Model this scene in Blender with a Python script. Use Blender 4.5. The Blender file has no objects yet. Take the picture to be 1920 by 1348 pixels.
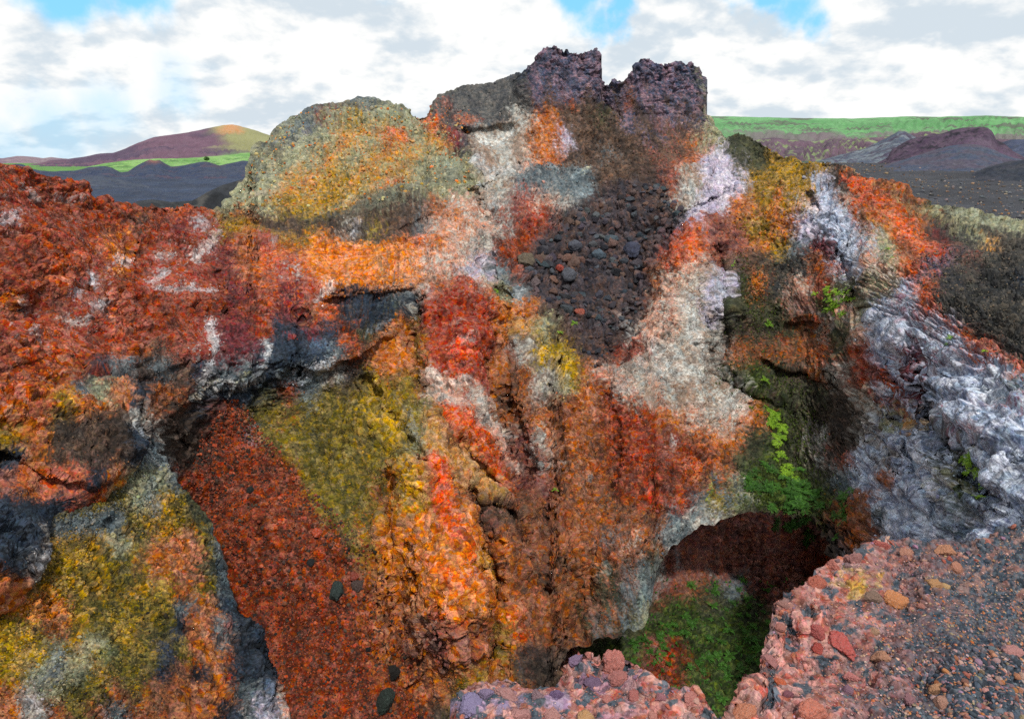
import bpy, math, random
import numpy as np
from mathutils import Vector, Matrix, Euler

# ------------------------------------------------------------------ camera, sky, sun, exposure
scene = bpy.context.scene
COL = scene.collection
CAM = np.array([0.0, 0.0, 1.7])
PITCH = math.radians(16.3)
FPX = 1280.0                      # focal length in pixels of the 1920 wide photograph
cam_d = bpy.data.cameras.new("camera")
cam_d.sensor_width = 36.0
cam_d.lens = 24.0
cam_d.clip_start = 0.05
cam_d.clip_end = 60000
cam = bpy.data.objects.new("camera", cam_d)
cam.location = CAM
cam.rotation_euler = (math.pi / 2 - PITCH, 0, 0)
COL.objects.link(cam)
scene.camera = cam

SUN_DIR = Vector((0.16, -0.50, 0.80)).normalized()      # towards the sun
scene.view_settings.view_transform = 'Standard'
scene.view_settings.look = 'None'
scene.view_settings.exposure = 0.55
scene.view_settings.gamma = 1.0
scene.render.film_transparent = False
scene.cycles.max_bounces = 5
scene.cycles.diffuse_bounces = 4
scene.cycles.use_denoising = False

sun_d = bpy.data.lights.new("sun", 'SUN')
sun_d.energy = 2.6
sun_d.angle = math.radians(3)
sun_d.color = (1.0, 0.95, 0.87)
sun = bpy.data.objects.new("sun", sun_d)
sun.rotation_euler = (-SUN_DIR).to_track_quat('-Z', 'Y').to_euler()
COL.objects.link(sun)


def ray(u, v):
    """direction (unit depth along the optical axis) of a photo pixel"""
    u = np.asarray(u, float); v = np.asarray(v, float)
    x = (u - 960.0) / FPX
    y = (674.0 - v) / FPX
    s, c = math.sin(PITCH), math.cos(PITCH)
    return np.stack([x, c + y * s, -s + y * c], -1)


class NT:
    """tiny helper to write node trees"""
    def __init__(self, tree):
        self.t = tree; self.n = tree.nodes; self.l = tree.links

    def add(self, kind, inputs=None, **props):
        nd = self.n.new(kind)
        for k, v in props.items():
            setattr(nd, k, v)
        for k, v in (inputs or {}).items():
            s = nd.inputs[k]
            if hasattr(v, 'is_output') or isinstance(v, bpy.types.NodeSocket):
                self.l.new(v, s)
            else:
                s.default_value = v
        return nd

    def math(self, op, a, b=0.0, c=None, clamp=False):
        d = {0: a, 1: b}
        if c is not None:
            d[2] = c
        return self.add('ShaderNodeMath', d, operation=op, use_clamp=clamp).outputs[0]

    def mix(self, f, a, b, mode='MIX'):
        nd = self.add('ShaderNodeMix', data_type='RGBA', blend_type=mode)
        for s, v in ((nd.inputs[0], f), (nd.inputs[6], a), (nd.inputs[7], b)):
            if isinstance(v, bpy.types.NodeSocket):
                self.l.new(v, s)
            else:
                s.default_value = v
        return nd.outputs[2]

    def ramp(self, fac, lo, hi, a=0.0, b=1.0):
        nd = self.add('ShaderNodeMapRange', {'Value': fac, 'From Min': lo, 'From Max': hi, 'To Min': a, 'To Max': b})
        nd.interpolation_type = 'SMOOTHSTEP'
        return nd.outputs[0]


world = bpy.data.worlds.new("World")
scene.world = world
world.use_nodes = True
wt = NT(world.node_tree)
wt.n.clear()
sky = wt.add('ShaderNodeTexSky', sky_type='NISHITA', sun_disc=False)
sky.sun_elevation = math.asin(SUN_DIR.z)
sky.sun_rotation = math.atan2(SUN_DIR.x, SUN_DIR.y)
tc = wt.add('ShaderNodeTexCoord')
sep = wt.add('ShaderNodeSeparateXYZ', {0: tc.outputs['Generated']})
# clouds float on a flat layer: project the view direction on it
zz = wt.math('ADD', wt.math('MAXIMUM', sep.outputs[2], 0.0), 0.42)
cx = wt.math('DIVIDE', sep.outputs[0], zz)
cy = wt.math('DIVIDE', sep.outputs[1], zz)
cxy = wt.add('ShaderNodeCombineXYZ', {0: cx, 1: cy, 2: 0.37}).outputs[0]
n1 = wt.add('ShaderNodeTexNoise', {'Vector': cxy, 'Scale': 2.0, 'Detail': 9.0, 'Roughness': 0.55, 'Distortion': 0.25}).outputs[0]
n2 = wt.add('ShaderNodeTexNoise', {'Vector': wt.add('ShaderNodeVectorMath', {0: cxy, 1: (7.3, 2.1, 0.4)}, operation='ADD').outputs[0],
                                   'Scale': 3.4, 'Detail': 8.0, 'Roughness': 0.55, 'Distortion': 0.2}).outputs[0]
n3 = wt.add('ShaderNodeTexNoise', {'Vector': tc.outputs['Generated'], 'Scale': 7.0, 'Detail': 7.0, 'Roughness': 0.55}).outputs[0]


def gap(u, v, inner, outer):
    d = ray(u, v); d = d / np.linalg.norm(d)
    dp = wt.add('ShaderNodeVectorMath', {0: tc.outputs['Generated'], 1: tuple(float(q) for q in d)}, operation='DISTANCE').outputs['Value']
    dp = wt.math('ADD', dp, wt.math('MULTIPLY', wt.math('SUBTRACT', n3, 0.5), 0.22))
    return wt.ramp(dp, inner, outer, 1.0, 0.0)


cover = wt.ramp(n1, 0.24, 0.36)
holes = gap(150, -24, 0.015, 0.06)
for g in ((1080, -10, 0.02, 0.055), (1170, 0, 0.005, 0.03), (1490, 8, 0.01, 0.05), (1530, 45, 0.005, 0.035), (1440, -20, 0.02, 0.05), (235, -40, 0.02, 0.06)):
    holes = wt.math('MAXIMUM', holes, gap(*g))
thin = gap(95, 235, 0.0, 0.055)
for g in ((215, 215, 0.0, 0.07), (30, 285, 0.0, 0.05), (330, 190, 0.0, 0.06)):
    thin = wt.math('MAXIMUM', thin, gap(*g))
cover = wt.math('MULTIPLY', cover, wt.math('SUBTRACT', 1.0, holes))
cover = wt.math('MULTIPLY', cover, wt.math('SUBTRACT', 1.0, wt.math('MULTIPLY', thin, 0.45)))
n4 = wt.add('ShaderNodeTexNoise', {'Vector': cxy, 'Scale': 9.0, 'Detail': 7.0, 'Roughness': 0.6, 'Distortion': 0.3}).outputs[0]
puff = {'Scale': 4.2, 'Detail': 6.0, 'Roughness': 0.52, 'Distortion': 0.15}
p1 = wt.add('ShaderNodeTexNoise', {'Vector': cxy, **puff}).outputs[0]
p2 = wt.add('ShaderNodeTexNoise', {'Vector': wt.add('ShaderNodeVectorMath', {0: cxy, 1: (0.015, 0.05, 0.0)}, operation='ADD').outputs[0], **puff}).outputs[0]
relief = wt.math('MULTIPLY', wt.math('SUBTRACT', p2, p1), 1.1)
shade = wt.ramp(wt.math('ADD', wt.math('ADD', wt.math('MULTIPLY', n2, 0.75), wt.math('MULTIPLY', n4, 0.25)), relief), 0.36, 0.55)
cloud = wt.mix(shade, (4.6, 5.2, 5.7, 1), (7.0, 7.0, 6.9, 1))
blue = wt.mix(0.75, sky.outputs[0], (1.6, 5.2, 8.0, 1))
skycol = wt.mix(cover, blue, cloud)
bg = wt.add('ShaderNodeBackground', {'Color': skycol, 'Strength': 0.1})
wo = wt.add('ShaderNodeOutputWorld', {'Surface': bg.outputs[0]})

# ------------------------------------------------------------------ noise in numpy
rng = np.random.default_rng(5)
random.seed(5)
_GR = rng.normal(size=(256, 3)).astype(np.float32)
_GR /= np.linalg.norm(_GR, axis=1)[:, None]
_A2 = rng.uniform(0, 2 * math.pi, 256)
_G2 = np.stack([np.cos(_A2), np.sin(_A2)], 1).astype(np.float32)


def _hash(ix, iy, iz, seed=0):
    h = (ix.astype(np.uint32) * np.uint32(374761393) + iy.astype(np.uint32) * np.uint32(668265263)
         + iz.astype(np.uint32) * np.uint32(2147483647 - 58) + np.uint32((seed * 974634777 + 12345) & 0xffffffff))
    h = (h ^ (h >> np.uint32(13))) * np.uint32(1274126177)
    h = (h ^ (h >> np.uint32(15))) * np.uint32(2246822519)
    return h ^ (h >> np.uint32(16))


def perlin3(p, seed=0):
    p = p.astype(np.float32)
    i = np.floor(p).astype(np.int32); f = p - i
    w = f * f * f * (f * (f * 6 - 15) + 10)
    out = np.zeros(p.shape[:-1], np.float32)
    for dx in (0, 1):
        for dy in (0, 1):
            for dz in (0, 1):
                g = _GR[_hash(i[..., 0] + dx, i[..., 1] + dy, i[..., 2] + dz, seed) & np.uint32(255)]
                dot = g[..., 0] * (f[..., 0] - dx) + g[..., 1] * (f[..., 1] - dy) + g[..., 2] * (f[..., 2] - dz)
                wx = w[..., 0] if dx else 1 - w[..., 0]
                wy = w[..., 1] if dy else 1 - w[..., 1]
                wz = w[..., 2] if dz else 1 - w[..., 2]
                out += dot * wx * wy * wz
    return out * 1.5


def perlin2(x, y, seed=0):
    x = x.astype(np.float32); y = y.astype(np.float32)
    ix = np.floor(x).astype(np.int32); iy = np.floor(y).astype(np.int32)
    fx = x - ix; fy = y - iy
    wx = fx * fx * fx * (fx * (fx * 6 - 15) + 10); wy = fy * fy * fy * (fy * (fy * 6 - 15) + 10)
    z = np.zeros_like(ix)
    out = 0
    for dx in (0, 1):
        for dy in (0, 1):
            g = _G2[_hash(ix + dx, iy + dy, z, seed) & np.uint32(255)]
            dot = g[..., 0] * (fx - dx) + g[..., 1] * (fy - dy)
            out = out + dot * (wx if dx else 1 - wx) * (wy if dy else 1 - wy)
    return out * 1.6


def fbm2(x, y, octv=4, seed=0, gain=0.55):
    s = 0; a = 1.0; t = 0
    for k in range(octv):
        s = s + a * perlin2(x * 2 ** k + 13.7 * k, y * 2 ** k - 7.1 * k, seed + k); t += a; a *= gain
    return s / t * 1.4


def fbm3(p, octv=4, seed=0, gain=0.5):
    s = 0; a = 1.0; t = 0
    for k in range(octv):
        s = s + a * perlin3(p * 2 ** k + 11.3 * k, seed + k); t += a; a *= gain
    return s / t * 1.4


def cells(p, seed=0):
    """cheap cellular noise: distance to the nearest stone centre, its random number, and second distance"""
    p = p.astype(np.float32)
    b = np.floor(p - 0.5).astype(np.int32)
    d1 = np.full(p.shape[:-1], 9.0, np.float32); d2 = d1.copy(); r1 = np.zeros_like(d1)
    for dx in (0, 1):
        for dy in (0, 1):
            for dz in (0, 1):
                cx = b[..., 0] + dx; cy = b[..., 1] + dy; cz = b[..., 2] + dz
                h = _hash(cx, cy, cz, seed)
                jx = (h & np.uint32(255)).astype(np.float32) / 255; jy = ((h >> np.uint32(8)) & np.uint32(255)).astype(np.float32) / 255
                jz = ((h >> np.uint32(16)) & np.uint32(255)).astype(np.float32) / 255
                d = np.sqrt((p[..., 0] - cx - .2 - .6 * jx) ** 2 + (p[..., 1] - cy - .2 - .6 * jy) ** 2 + (p[..., 2] - cz - .2 - .6 * jz) ** 2)
                near = d < d1
                d2 = np.where(near, d1, np.minimum(d2, d))
                r1 = np.where(near, ((h >> np.uint32(24)).astype(np.float32)) / 255, r1)
                d1 = np.where(near, d, d1)
    return d1, d2, r1


def sstep(a, b, x):
    t = np.clip((x - a) / (b - a), 0, 1)
    return t * t * (3 - 2 * t)


def lin(hexs):
    hexs = hexs.lstrip('#')
    c = np.array([int(hexs[i:i + 2], 16) / 255 for i in (0, 2, 4)])
    return np.where(c <= 0.04045, c / 12.92, ((c + 0.055) / 1.055) ** 2.4)


# ------------------------------------------------------------------ mineral colours of the crater
# letter: main colour, second colour, share of the second, stone size weights (flaky, blocky, granular)
PAL = {
    'R': ('9c4a30', '5c2c20', .38, (.8, .3, .3)), 'S': ('bf6038', '87432a', .38, (.7, .3, .4)),
    'x': ('98483a', 'a89a98', .24, (.8, .3, .3)), 'X': ('a89c9c', '95503f', .50, (.6, .3, .3)),
    'm': ('713338', '472226', .40, (.9, .4, .3)), 'O': ('d8802c', 'a9602a', .38, (.2, .4, .7)),
    'o': ('bd7038', '8f4e2a', .38, (.3, .4, .5)), 'Y': ('a8822a', '6c5a24', .44, (.2, .3, .8)),
    'y': ('bd9722', '7c681f', .44, (.2, .3, .8)), 'G': ('837128', '4a4720', .42, (.1, .25, .9)),
    'g': ('979a7c', '77755a', .42, (.2, .5, .6)), 'z': ('b27e3c', '9a9668', .36, (.2, .5, .5)),
    'b': ('2f3c4c', '1c232c', .40, (.7, .4, .3)), 'k': ('463a32', '2b2522', .42, (.6, .4, .3)),
    'W': ('adada6', '8e7868', .48, (.08, .45, .12)), 'w': ('a9aaa4', '80756e', .44, (.15, .5, .2)),
    'l': ('afa6c0', 'cbc8d6', .40, (.1, .4, .25)), 'L': ('c6d2e6', '7c88a4', .44, (.03, .6, .12)),
    'M': ('8a6274', 'b0bccc', .46, (.1, .35, .25)), 'p': ('bd8a74', 'bdb5aa', .38, (.2, .5, .3)),
    'P': ('866c7a', '485068', .46, (.2, 1.1, .8)), 'd': ('665042', '40342e', .44, (.2, .7, .6)),
    'B': ('9a5a34', '643e2a', .40, (.25, .45, .5)), 't': ('ba8d55', '9b7040', .36, (.1, .2, .5)),
    'c': ('3e3b43', '59453f', .40, (.1, 1.3, .6)), 's': ('6b767b', '48545c', .40, (.3, .7, .5)),
    'h': ('4c4e38', '303426', .44, (.3, .5, .4)), 'e': ('9a4420', '54281a', .44, (.0, .2, .9)),
    'f': ('a44730', '83382a', .42, (.1, .2, .6)), 'F': ('d2622e', 'b0502a', .38, (.2, .4, .7)),
    'u': ('6f4442', '925a48', .46, (.3, .8, .4)), 'v': ('4b5b22', '2a3717', .50, (.4, .5, .5)),
    'n': ('4a4741', '2c2e30', .46, (.2, .4, 1.0)), 'a': ('605f5d', '434549', .40, (.1, .2, .8)),
}
LET = sorted(PAL)


SAT = .91


def rock(hx):
    c = lin(hx); g = c @ np.array([.35, .5, .15])
    return (g + (c - g) * SAT) * .77


C1 = np.array([rock(PAL[k][0]) * (1.08 if k in 'FOS' else 1) for k in LET]); C2 = np.array([rock(PAL[k][1]) for k in LET])
FR = np.array([PAL[k][2] for k in LET]); WT = np.array([PAL[k][3] for k in LET])
# which palette entry (in sorted order) shows where, one row per 40 survey pixels; -1 is open sky
ROWS = [
    [-1, -1, -1, -1, -1, -1, -1, -1, -1, -1, -1, -1, -1, -1, -1, -1, -1, -1, -1, -1, -1, -1, -1, -1, -1, -1, -1, -1, -1, -1, -1, -1, -1, -1, -1, -1, -1, -1, -1, -1, -1, -1, -1, -1, -1, -1, -1, -1],
    [-1, -1, -1, -1, -1, -1, -1, -1, -1, -1, -1, -1, -1, -1, -1, -1, -1, -1, -1, -1, -1, -1, -1, -1, -1, -1, -1, -1, -1, -1, -1, -1, -1, -1, -1, -1, -1, -1, -1, -1, -1, -1, -1, -1, -1, -1, -1, -1],
    [-1, -1, -1, -1, -1, -1, -1, -1, -1, -1, -1, -1, -1, -1, -1, -1, -1, -1, -1, -1, -1, -1, -1, -1, -1, 6, 6, 6, 13, 13, 6, 6, 6, -1, -1, -1, -1, -1, -1, -1, -1, -1, -1, -1, -1, -1, -1, -1],
    [-1, -1, -1, -1, -1, -1, -1, -1, -1, -1, -1, -1, -1, -1, -1, -1, -1, -1, -1, -1, -1, -1, -1, -1, 13, 6, 13, 6, 13, 13, 6, 6, 13, -1, -1, -1, -1, -1, -1, -1, -1, -1, -1, -1, -1, -1, -1, -1],
    [-1, -1, -1, -1, -1, -1, -1, -1, -1, -1, -1, -1, -1, -1, -1, 18, 26, 26, 18, -1, -1, 12, 12, 12, 12, 20, 28, 15, 13, 28, 6, 6, 6, -1, -1, -1, -1, -1, -1, -1, -1, -1, -1, -1, -1, -1, -1, -1],
    [-1, -1, -1, -1, -1, -1, -1, -1, -1, -1, -1, -1, -1, 18, 26, 22, 11, 18, 18, 18, 18, 24, 24, 12, 30, 24, 15, 15, 19, 6, 14, 6, 6, 18, -1, -1, -1, -1, -1, -1, -1, -1, -1, -1, -1, -1, -1, -1],
    [-1, -1, -1, -1, -1, -1, -1, -1, -1, -1, -1, -1, 18, 26, 26, 18, 33, 18, 8, 18, 33, 22, 26, 9, 9, 24, 21, 15, 15, 15, 6, 28, 0, 18, 19, 19, -1, -1, -1, -1, -1, -1, -1, -1, -1, -1, -1, -1],
    [7, 7, -1, -1, -1, -1, -1, -1, -1, -1, -1, -1, 18, 18, 18, 33, 18, 33, 33, 33, 11, 18, 22, 9, 25, 24, 15, 15, 26, 15, 28, 28, 0, 21, 19, 19, 11, 11, 11, 20, 18, -1, -1, -1, -1, -1, -1, -1],
    [7, 7, 7, 7, -1, -1, -1, -1, -1, -1, -1, 18, 18, 33, 33, 11, 11, 33, 24, 11, 18, 18, 18, 9, 26, 26, 26, 26, 15, 15, 14, 28, 9, 21, 21, 11, 11, 11, 21, 20, 8, 0, -1, -1, -1, -1, -1, -1],
    [31, 31, 7, 7, 7, -1, 0, 15, 8, 7, 18, 18, 18, 11, 11, 11, 33, 15, 15, 12, 0, 25, 8, 30, 31, 25, 30, 26, 15, 14, 14, 9, 9, 21, 24, 24, 24, 25, 21, 25, 8, 8, 0, 19, -1, -1, -1, -1],
    [10, 7, 7, 31, 7, 7, 15, 7, 22, 31, 11, 24, 20, 15, 2, 20, 30, 2, 15, 26, 25, 24, 25, 30, 16, 16, 14, 14, 14, 14, 14, 14, 21, 28, 28, 11, 24, 21, 3, 4, 0, 27, 8, 0, 23, 18, 18, 18],
    [7, 7, 7, 7, 7, 5, 7, 31, 31, 10, 22, 24, 31, 24, 5, 5, 5, 5, 28, 8, 24, 25, 30, 16, 16, 14, 14, 14, 14, 14, 14, 31, 8, 28, 28, 24, 11, 26, 22, 3, 4, 18, 0, 8, 7, 23, 27, 23],
    [7, 7, 8, 8, 31, 5, 7, 31, 10, 31, 22, 24, 8, 31, 8, 5, 5, 5, 8, 8, 25, 3, 21, 26, 28, 14, 14, 14, 14, 14, 0, 25, 25, 28, 15, 15, 23, 23, 0, 3, 25, 18, 8, 6, 6, 28, 23, 23],
    [7, 7, 8, 31, 10, 7, 31, 10, 10, 10, 22, 22, 7, 22, 9, 24, 13, 13, 26, 30, 0, 17, 25, 18, 26, 14, 14, 14, 14, 15, 0, 25, 9, 21, 19, 24, 23, 25, 7, 18, 19, 18, 3, 8, 6, 23, 23, 13],
    [24, 10, 7, 31, 10, 8, 7, 7, 7, 7, 22, 7, 7, 22, 0, 8, 20, 13, 19, 30, 17, 17, 17, 24, 24, 15, 14, 15, 15, 25, 16, 25, 9, 21, 19, 19, 19, 28, 29, 25, 18, 3, 4, 8, 23, 23, 23, 23],
    [31, 10, 8, 10, 31, 8, 7, 7, 7, 31, 9, 22, 7, 13, 22, 13, 16, 19, 24, 2, 17, 17, 8, 24, 27, 18, 15, 15, 15, 30, 25, 25, 9, 30, 20, 15, 19, 0, 25, 19, 25, 3, 4, 4, 3, 8, 23, 23],
    [8, 8, 8, 7, 7, 8, 0, 15, 28, 9, 28, 22, 30, 13, 13, 26, 16, 20, 24, 11, 1, 1, 24, 28, 30, 32, 32, 15, 0, 31, 31, 9, 9, 30, 0, 0, 0, 0, 8, 19, 7, 3, 22, 4, 4, 8, 8, 23],
    [8, 8, 8, 0, 13, 26, 20, 30, 15, 9, 30, 26, 13, 30, 26, 30, 20, 2, 24, 2, 25, 1, 8, 15, 0, 30, 32, 0, 25, 30, 25, 9, 9, 30, 19, 29, 19, 15, 0, 30, 7, 7, 22, 4, 3, 3, 3, 8],
    [8, 24, 24, 26, 18, 24, 13, 7, 0, 13, 22, 13, 19, 16, 26, 2, 15, 32, 2, 0, 30, 31, 25, 15, 0, 30, 18, 24, 16, 25, 25, 9, 9, 9, 30, 29, 19, 19, 19, 20, 9, 7, 22, 13, 3, 3, 3, 26],
    [24, 8, 11, 24, 24, 15, 30, 0, 20, 13, 16, 19, 2, 0, 19, 2, 2, 32, 32, 18, 0, 1, 30, 0, 0, 24, 28, 24, 16, 16, 16, 24, 25, 9, 25, 24, 29, 19, 20, 20, 30, 18, 27, 13, 4, 3, 3, 4],
    [11, 24, 20, 20, 15, 20, 13, 30, 20, 20, 16, 4, 2, 2, 19, 2, 2, 2, 32, 18, 27, 0, 16, 30, 28, 30, 24, 0, 16, 16, 16, 28, 0, 24, 24, 19, 29, 19, 30, 20, 30, 3, 3, 13, 19, 4, 3, 3],
    [13, 24, 20, 15, 20, 20, 13, 26, 20, 20, 16, 16, 22, 0, 2, 2, 2, 2, 11, 18, 1, 27, 0, 17, 28, 30, 0, 0, 16, 17, 16, 28, 8, 0, 19, 19, 29, 19, 30, 28, 3, 30, 3, 3, 19, 29, 3, 3],
    [28, 24, 8, 8, 13, 24, 18, 26, 20, 16, 16, 16, 16, 22, 2, 2, 2, 0, 5, 32, 1, 27, 27, 0, 22, 28, 0, 15, 0, 16, 16, 16, 24, 0, 18, 29, 29, 29, 19, 26, 3, 0, 3, 3, 18, 29, 3, 3],
    [13, 13, 13, 13, 8, 18, 18, 11, 2, 16, 16, 16, 16, 16, 2, 2, 2, 0, 24, 5, 1, 15, 20, 15, 0, 28, 0, 24, 15, 16, 17, 28, 26, 2, 18, 29, 29, 29, 29, 19, 0, 3, 3, 3, 26, 26, 3, 3],
    [13, 13, 13, 13, 0, 18, 2, 0, 24, 26, 16, 16, 16, 16, 16, 2, 2, 24, 8, 8, 1, 24, 15, 28, 0, 15, 28, 24, 15, 0, 0, 26, 30, 30, 20, 20, 20, 20, 29, 0, 0, 26, 3, 3, 26, 3, 3, 7],
    [13, 13, 30, 20, 32, 18, 2, 24, 8, 26, 16, 16, 16, 16, 16, 16, 15, 5, 25, 8, 5, 1, 5, 0, 0, 28, 24, 0, 26, 25, 0, 26, 30, 20, 20, 20, 20, 20, 20, 20, 0, 3, 3, 3, 3, 3, 7, 7],
    [13, 30, 20, 32, 32, 2, 24, 24, 24, 26, 16, 16, 16, 16, 16, 16, 19, 24, 8, 5, 5, 25, 11, 15, 0, 15, 15, 0, 24, 26, 19, 30, 20, 20, 20, 20, 20, 20, 20, 20, 7, 7, 7, 7, 7, 7, 7, 7],
    [24, 30, 32, 32, 2, 2, 2, 11, 24, 26, 16, 16, 16, 16, 16, 16, 2, 28, 8, 5, 1, 28, 5, 0, 0, 15, 0, 0, 19, 26, 26, 20, 20, 20, 20, 20, 20, 20, 20, 20, 7, 7, 7, 7, 7, 7, 7, 7],
    [24, 20, 5, 32, 2, 2, 11, 2, 13, 26, 24, 20, 16, 16, 16, 16, 0, 0, 0, 5, 1, 22, 28, 24, 8, 0, 0, 15, 19, 19, 18, 20, 20, 20, 20, 20, 20, 20, 20, 20, 7, 7, 7, 7, 7, 7, 7, 7],
    [20, 5, 0, 32, 2, 32, 11, 2, 13, 24, 26, 13, 16, 16, 16, 16, 0, 5, 28, 25, 0, 28, 22, 11, 8, 15, 0, 19, 19, 19, 18, 20, 20, 20, 20, 20, 20, 20, 20, 20, 7, 7, 7, 7, 7, 7, 7, 7],
    [32, 2, 18, 18, 2, 2, 19, 13, 0, 24, 24, 13, 16, 16, 16, 16, 16, 5, 15, 28, 8, 0, 0, 2, 13, 20, 15, 20, 20, 20, 20, 20, 20, 20, 20, 20, 20, 20, 20, 20, 7, 7, 7, 7, 7, 7, 7, 7],
    [32, 18, 3, 2, 32, 2, 2, 13, 24, 24, 13, 26, 13, 16, 16, 16, 16, 0, 16, 15, 15, 2, 11, 11, 13, 20, 15, 20, 20, 20, 20, 20, 20, 20, 20, 20, 20, 20, 20, 20, 7, 7, 7, 7, 7, 7, 7, 7],
    [24, 30, 26, 18, 2, 0, 2, 0, 0, 24, 8, 13, 3, 25, 16, 16, 16, 20, 16, 16, 15, 2, 2, 11, 20, 20, 15, 15, 20, 20, 20, 20, 20, 20, 20, 20, 20, 20, 20, 20, 7, 7, 7, 7, 7, 7, 7, 7],
    [8, 30, 0, 0, 0, 26, 0, 0, 8, 8, 13, 3, 25, 25, 16, 16, 16, 20, 16, 16, 15, 2, 2, 11, 20, 20, 15, 15, 20, 20, 20, 20, 20, 20, 20, 20, 20, 20, 20, 20, 7, 7, 7, 7, 7, 7, 7, 7],
]
MAP = np.array(ROWS)
for c in range(48):
    last = None
    for r in range(33, -1, -1):
        if MAP[r, c] < 0:
            MAP[r, c] = last
        else:
            last = MAP[r, c]
for r, c, k in ((15, 9, 33 - 2), (15, 10, 22), (16, 9, 31), (16, 10, 22), (17, 7, 26), (17, 9, 13), (17, 10, 26), (18, 10, 13), (13, 14, 31), (13, 19, 26), (17, 12, 13), (17, 13, 26), (16, 12, 13), (12, 21, 25), (5, 20, 8), (5, 21, 12), (5, 22, 12), (4, 20, 12), (9, 20, 0), (10, 20, 25),
                (4, 21, 12), (13, 7, 31), (13, 8, 31), (13, 9, 31), (12, 8, 31), (11, 9, 31), (15, 1, 31), (15, 3, 31), (14, 1, 31), (11, 18, 24), (12, 19, 25), (9, 22, 25), (18, 7, 0)):
    MAP[r, c] = k
MAP[24:, 40:] = np.where(MAP[24:, 40:] == LET.index('R'), LET.index('L'), MAP[24:, 40:])
MAP[26:, 40:] = LET.index('L')
MAP_WALL = MAP.copy()
for r, c0 in ((22, 8), (23, 7), (24, 6), (25, 5), (26, 4), (27, 4), (28, 3), (29, 3), (30, 2), (31, 2), (32, 2), (33, 2)):
    MAP_WALL[r, c0:14] = np.where(np.arange(c0, 14) >= c0, LET.index('e'), 0)
MAP_SLOPE = MAP.copy()
for r, c0, ids in ((20, 5, (26,)), (21, 5, (26,)), (22, 5, (26, 18, 18, 26)), (23, 5, (2, 18, 11, 2, 19)), (24, 5, (26, 2, 11, 2, 19, 26)), (25, 4, (11, 18, 2, 24, 24, 2, 26)), (26, 3, (32, 32, 2, 2, 24, 24, 19, 26)),
                   (27, 2, (11, 32, 11, 2, 11, 32, 24, 2, 26)), (28, 1, (5, 5, 32, 2, 2, 2, 2, 26, 24, 13, 13)), (29, 0, (32, 11, 0, 11, 2, 32, 11, 2, 13, 24, 26, 13)), (30, 0, (32, 32, 18, 11, 18, 2, 2, 13, 2, 24, 24, 13, 13)),
                   (31, 0, (32, 18, 26, 18, 11, 2, 2, 13, 0, 13, 24, 13, 13)), (32, 0, (24, 30, 18, 2, 2, 0, 2, 0, 0, 24, 24, 26, 13, 25)), (33, 0, (24, 30, 0, 2, 0, 26, 0, 0, 24, 24, 13, 26, 21, 25))):
    MAP_SLOPE[r, :c0] = ids[0]
    MAP_SLOPE[r, c0:c0 + len(ids)] = ids
    MAP_SLOPE[r, c0 + len(ids):] = ids[-1]


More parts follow.
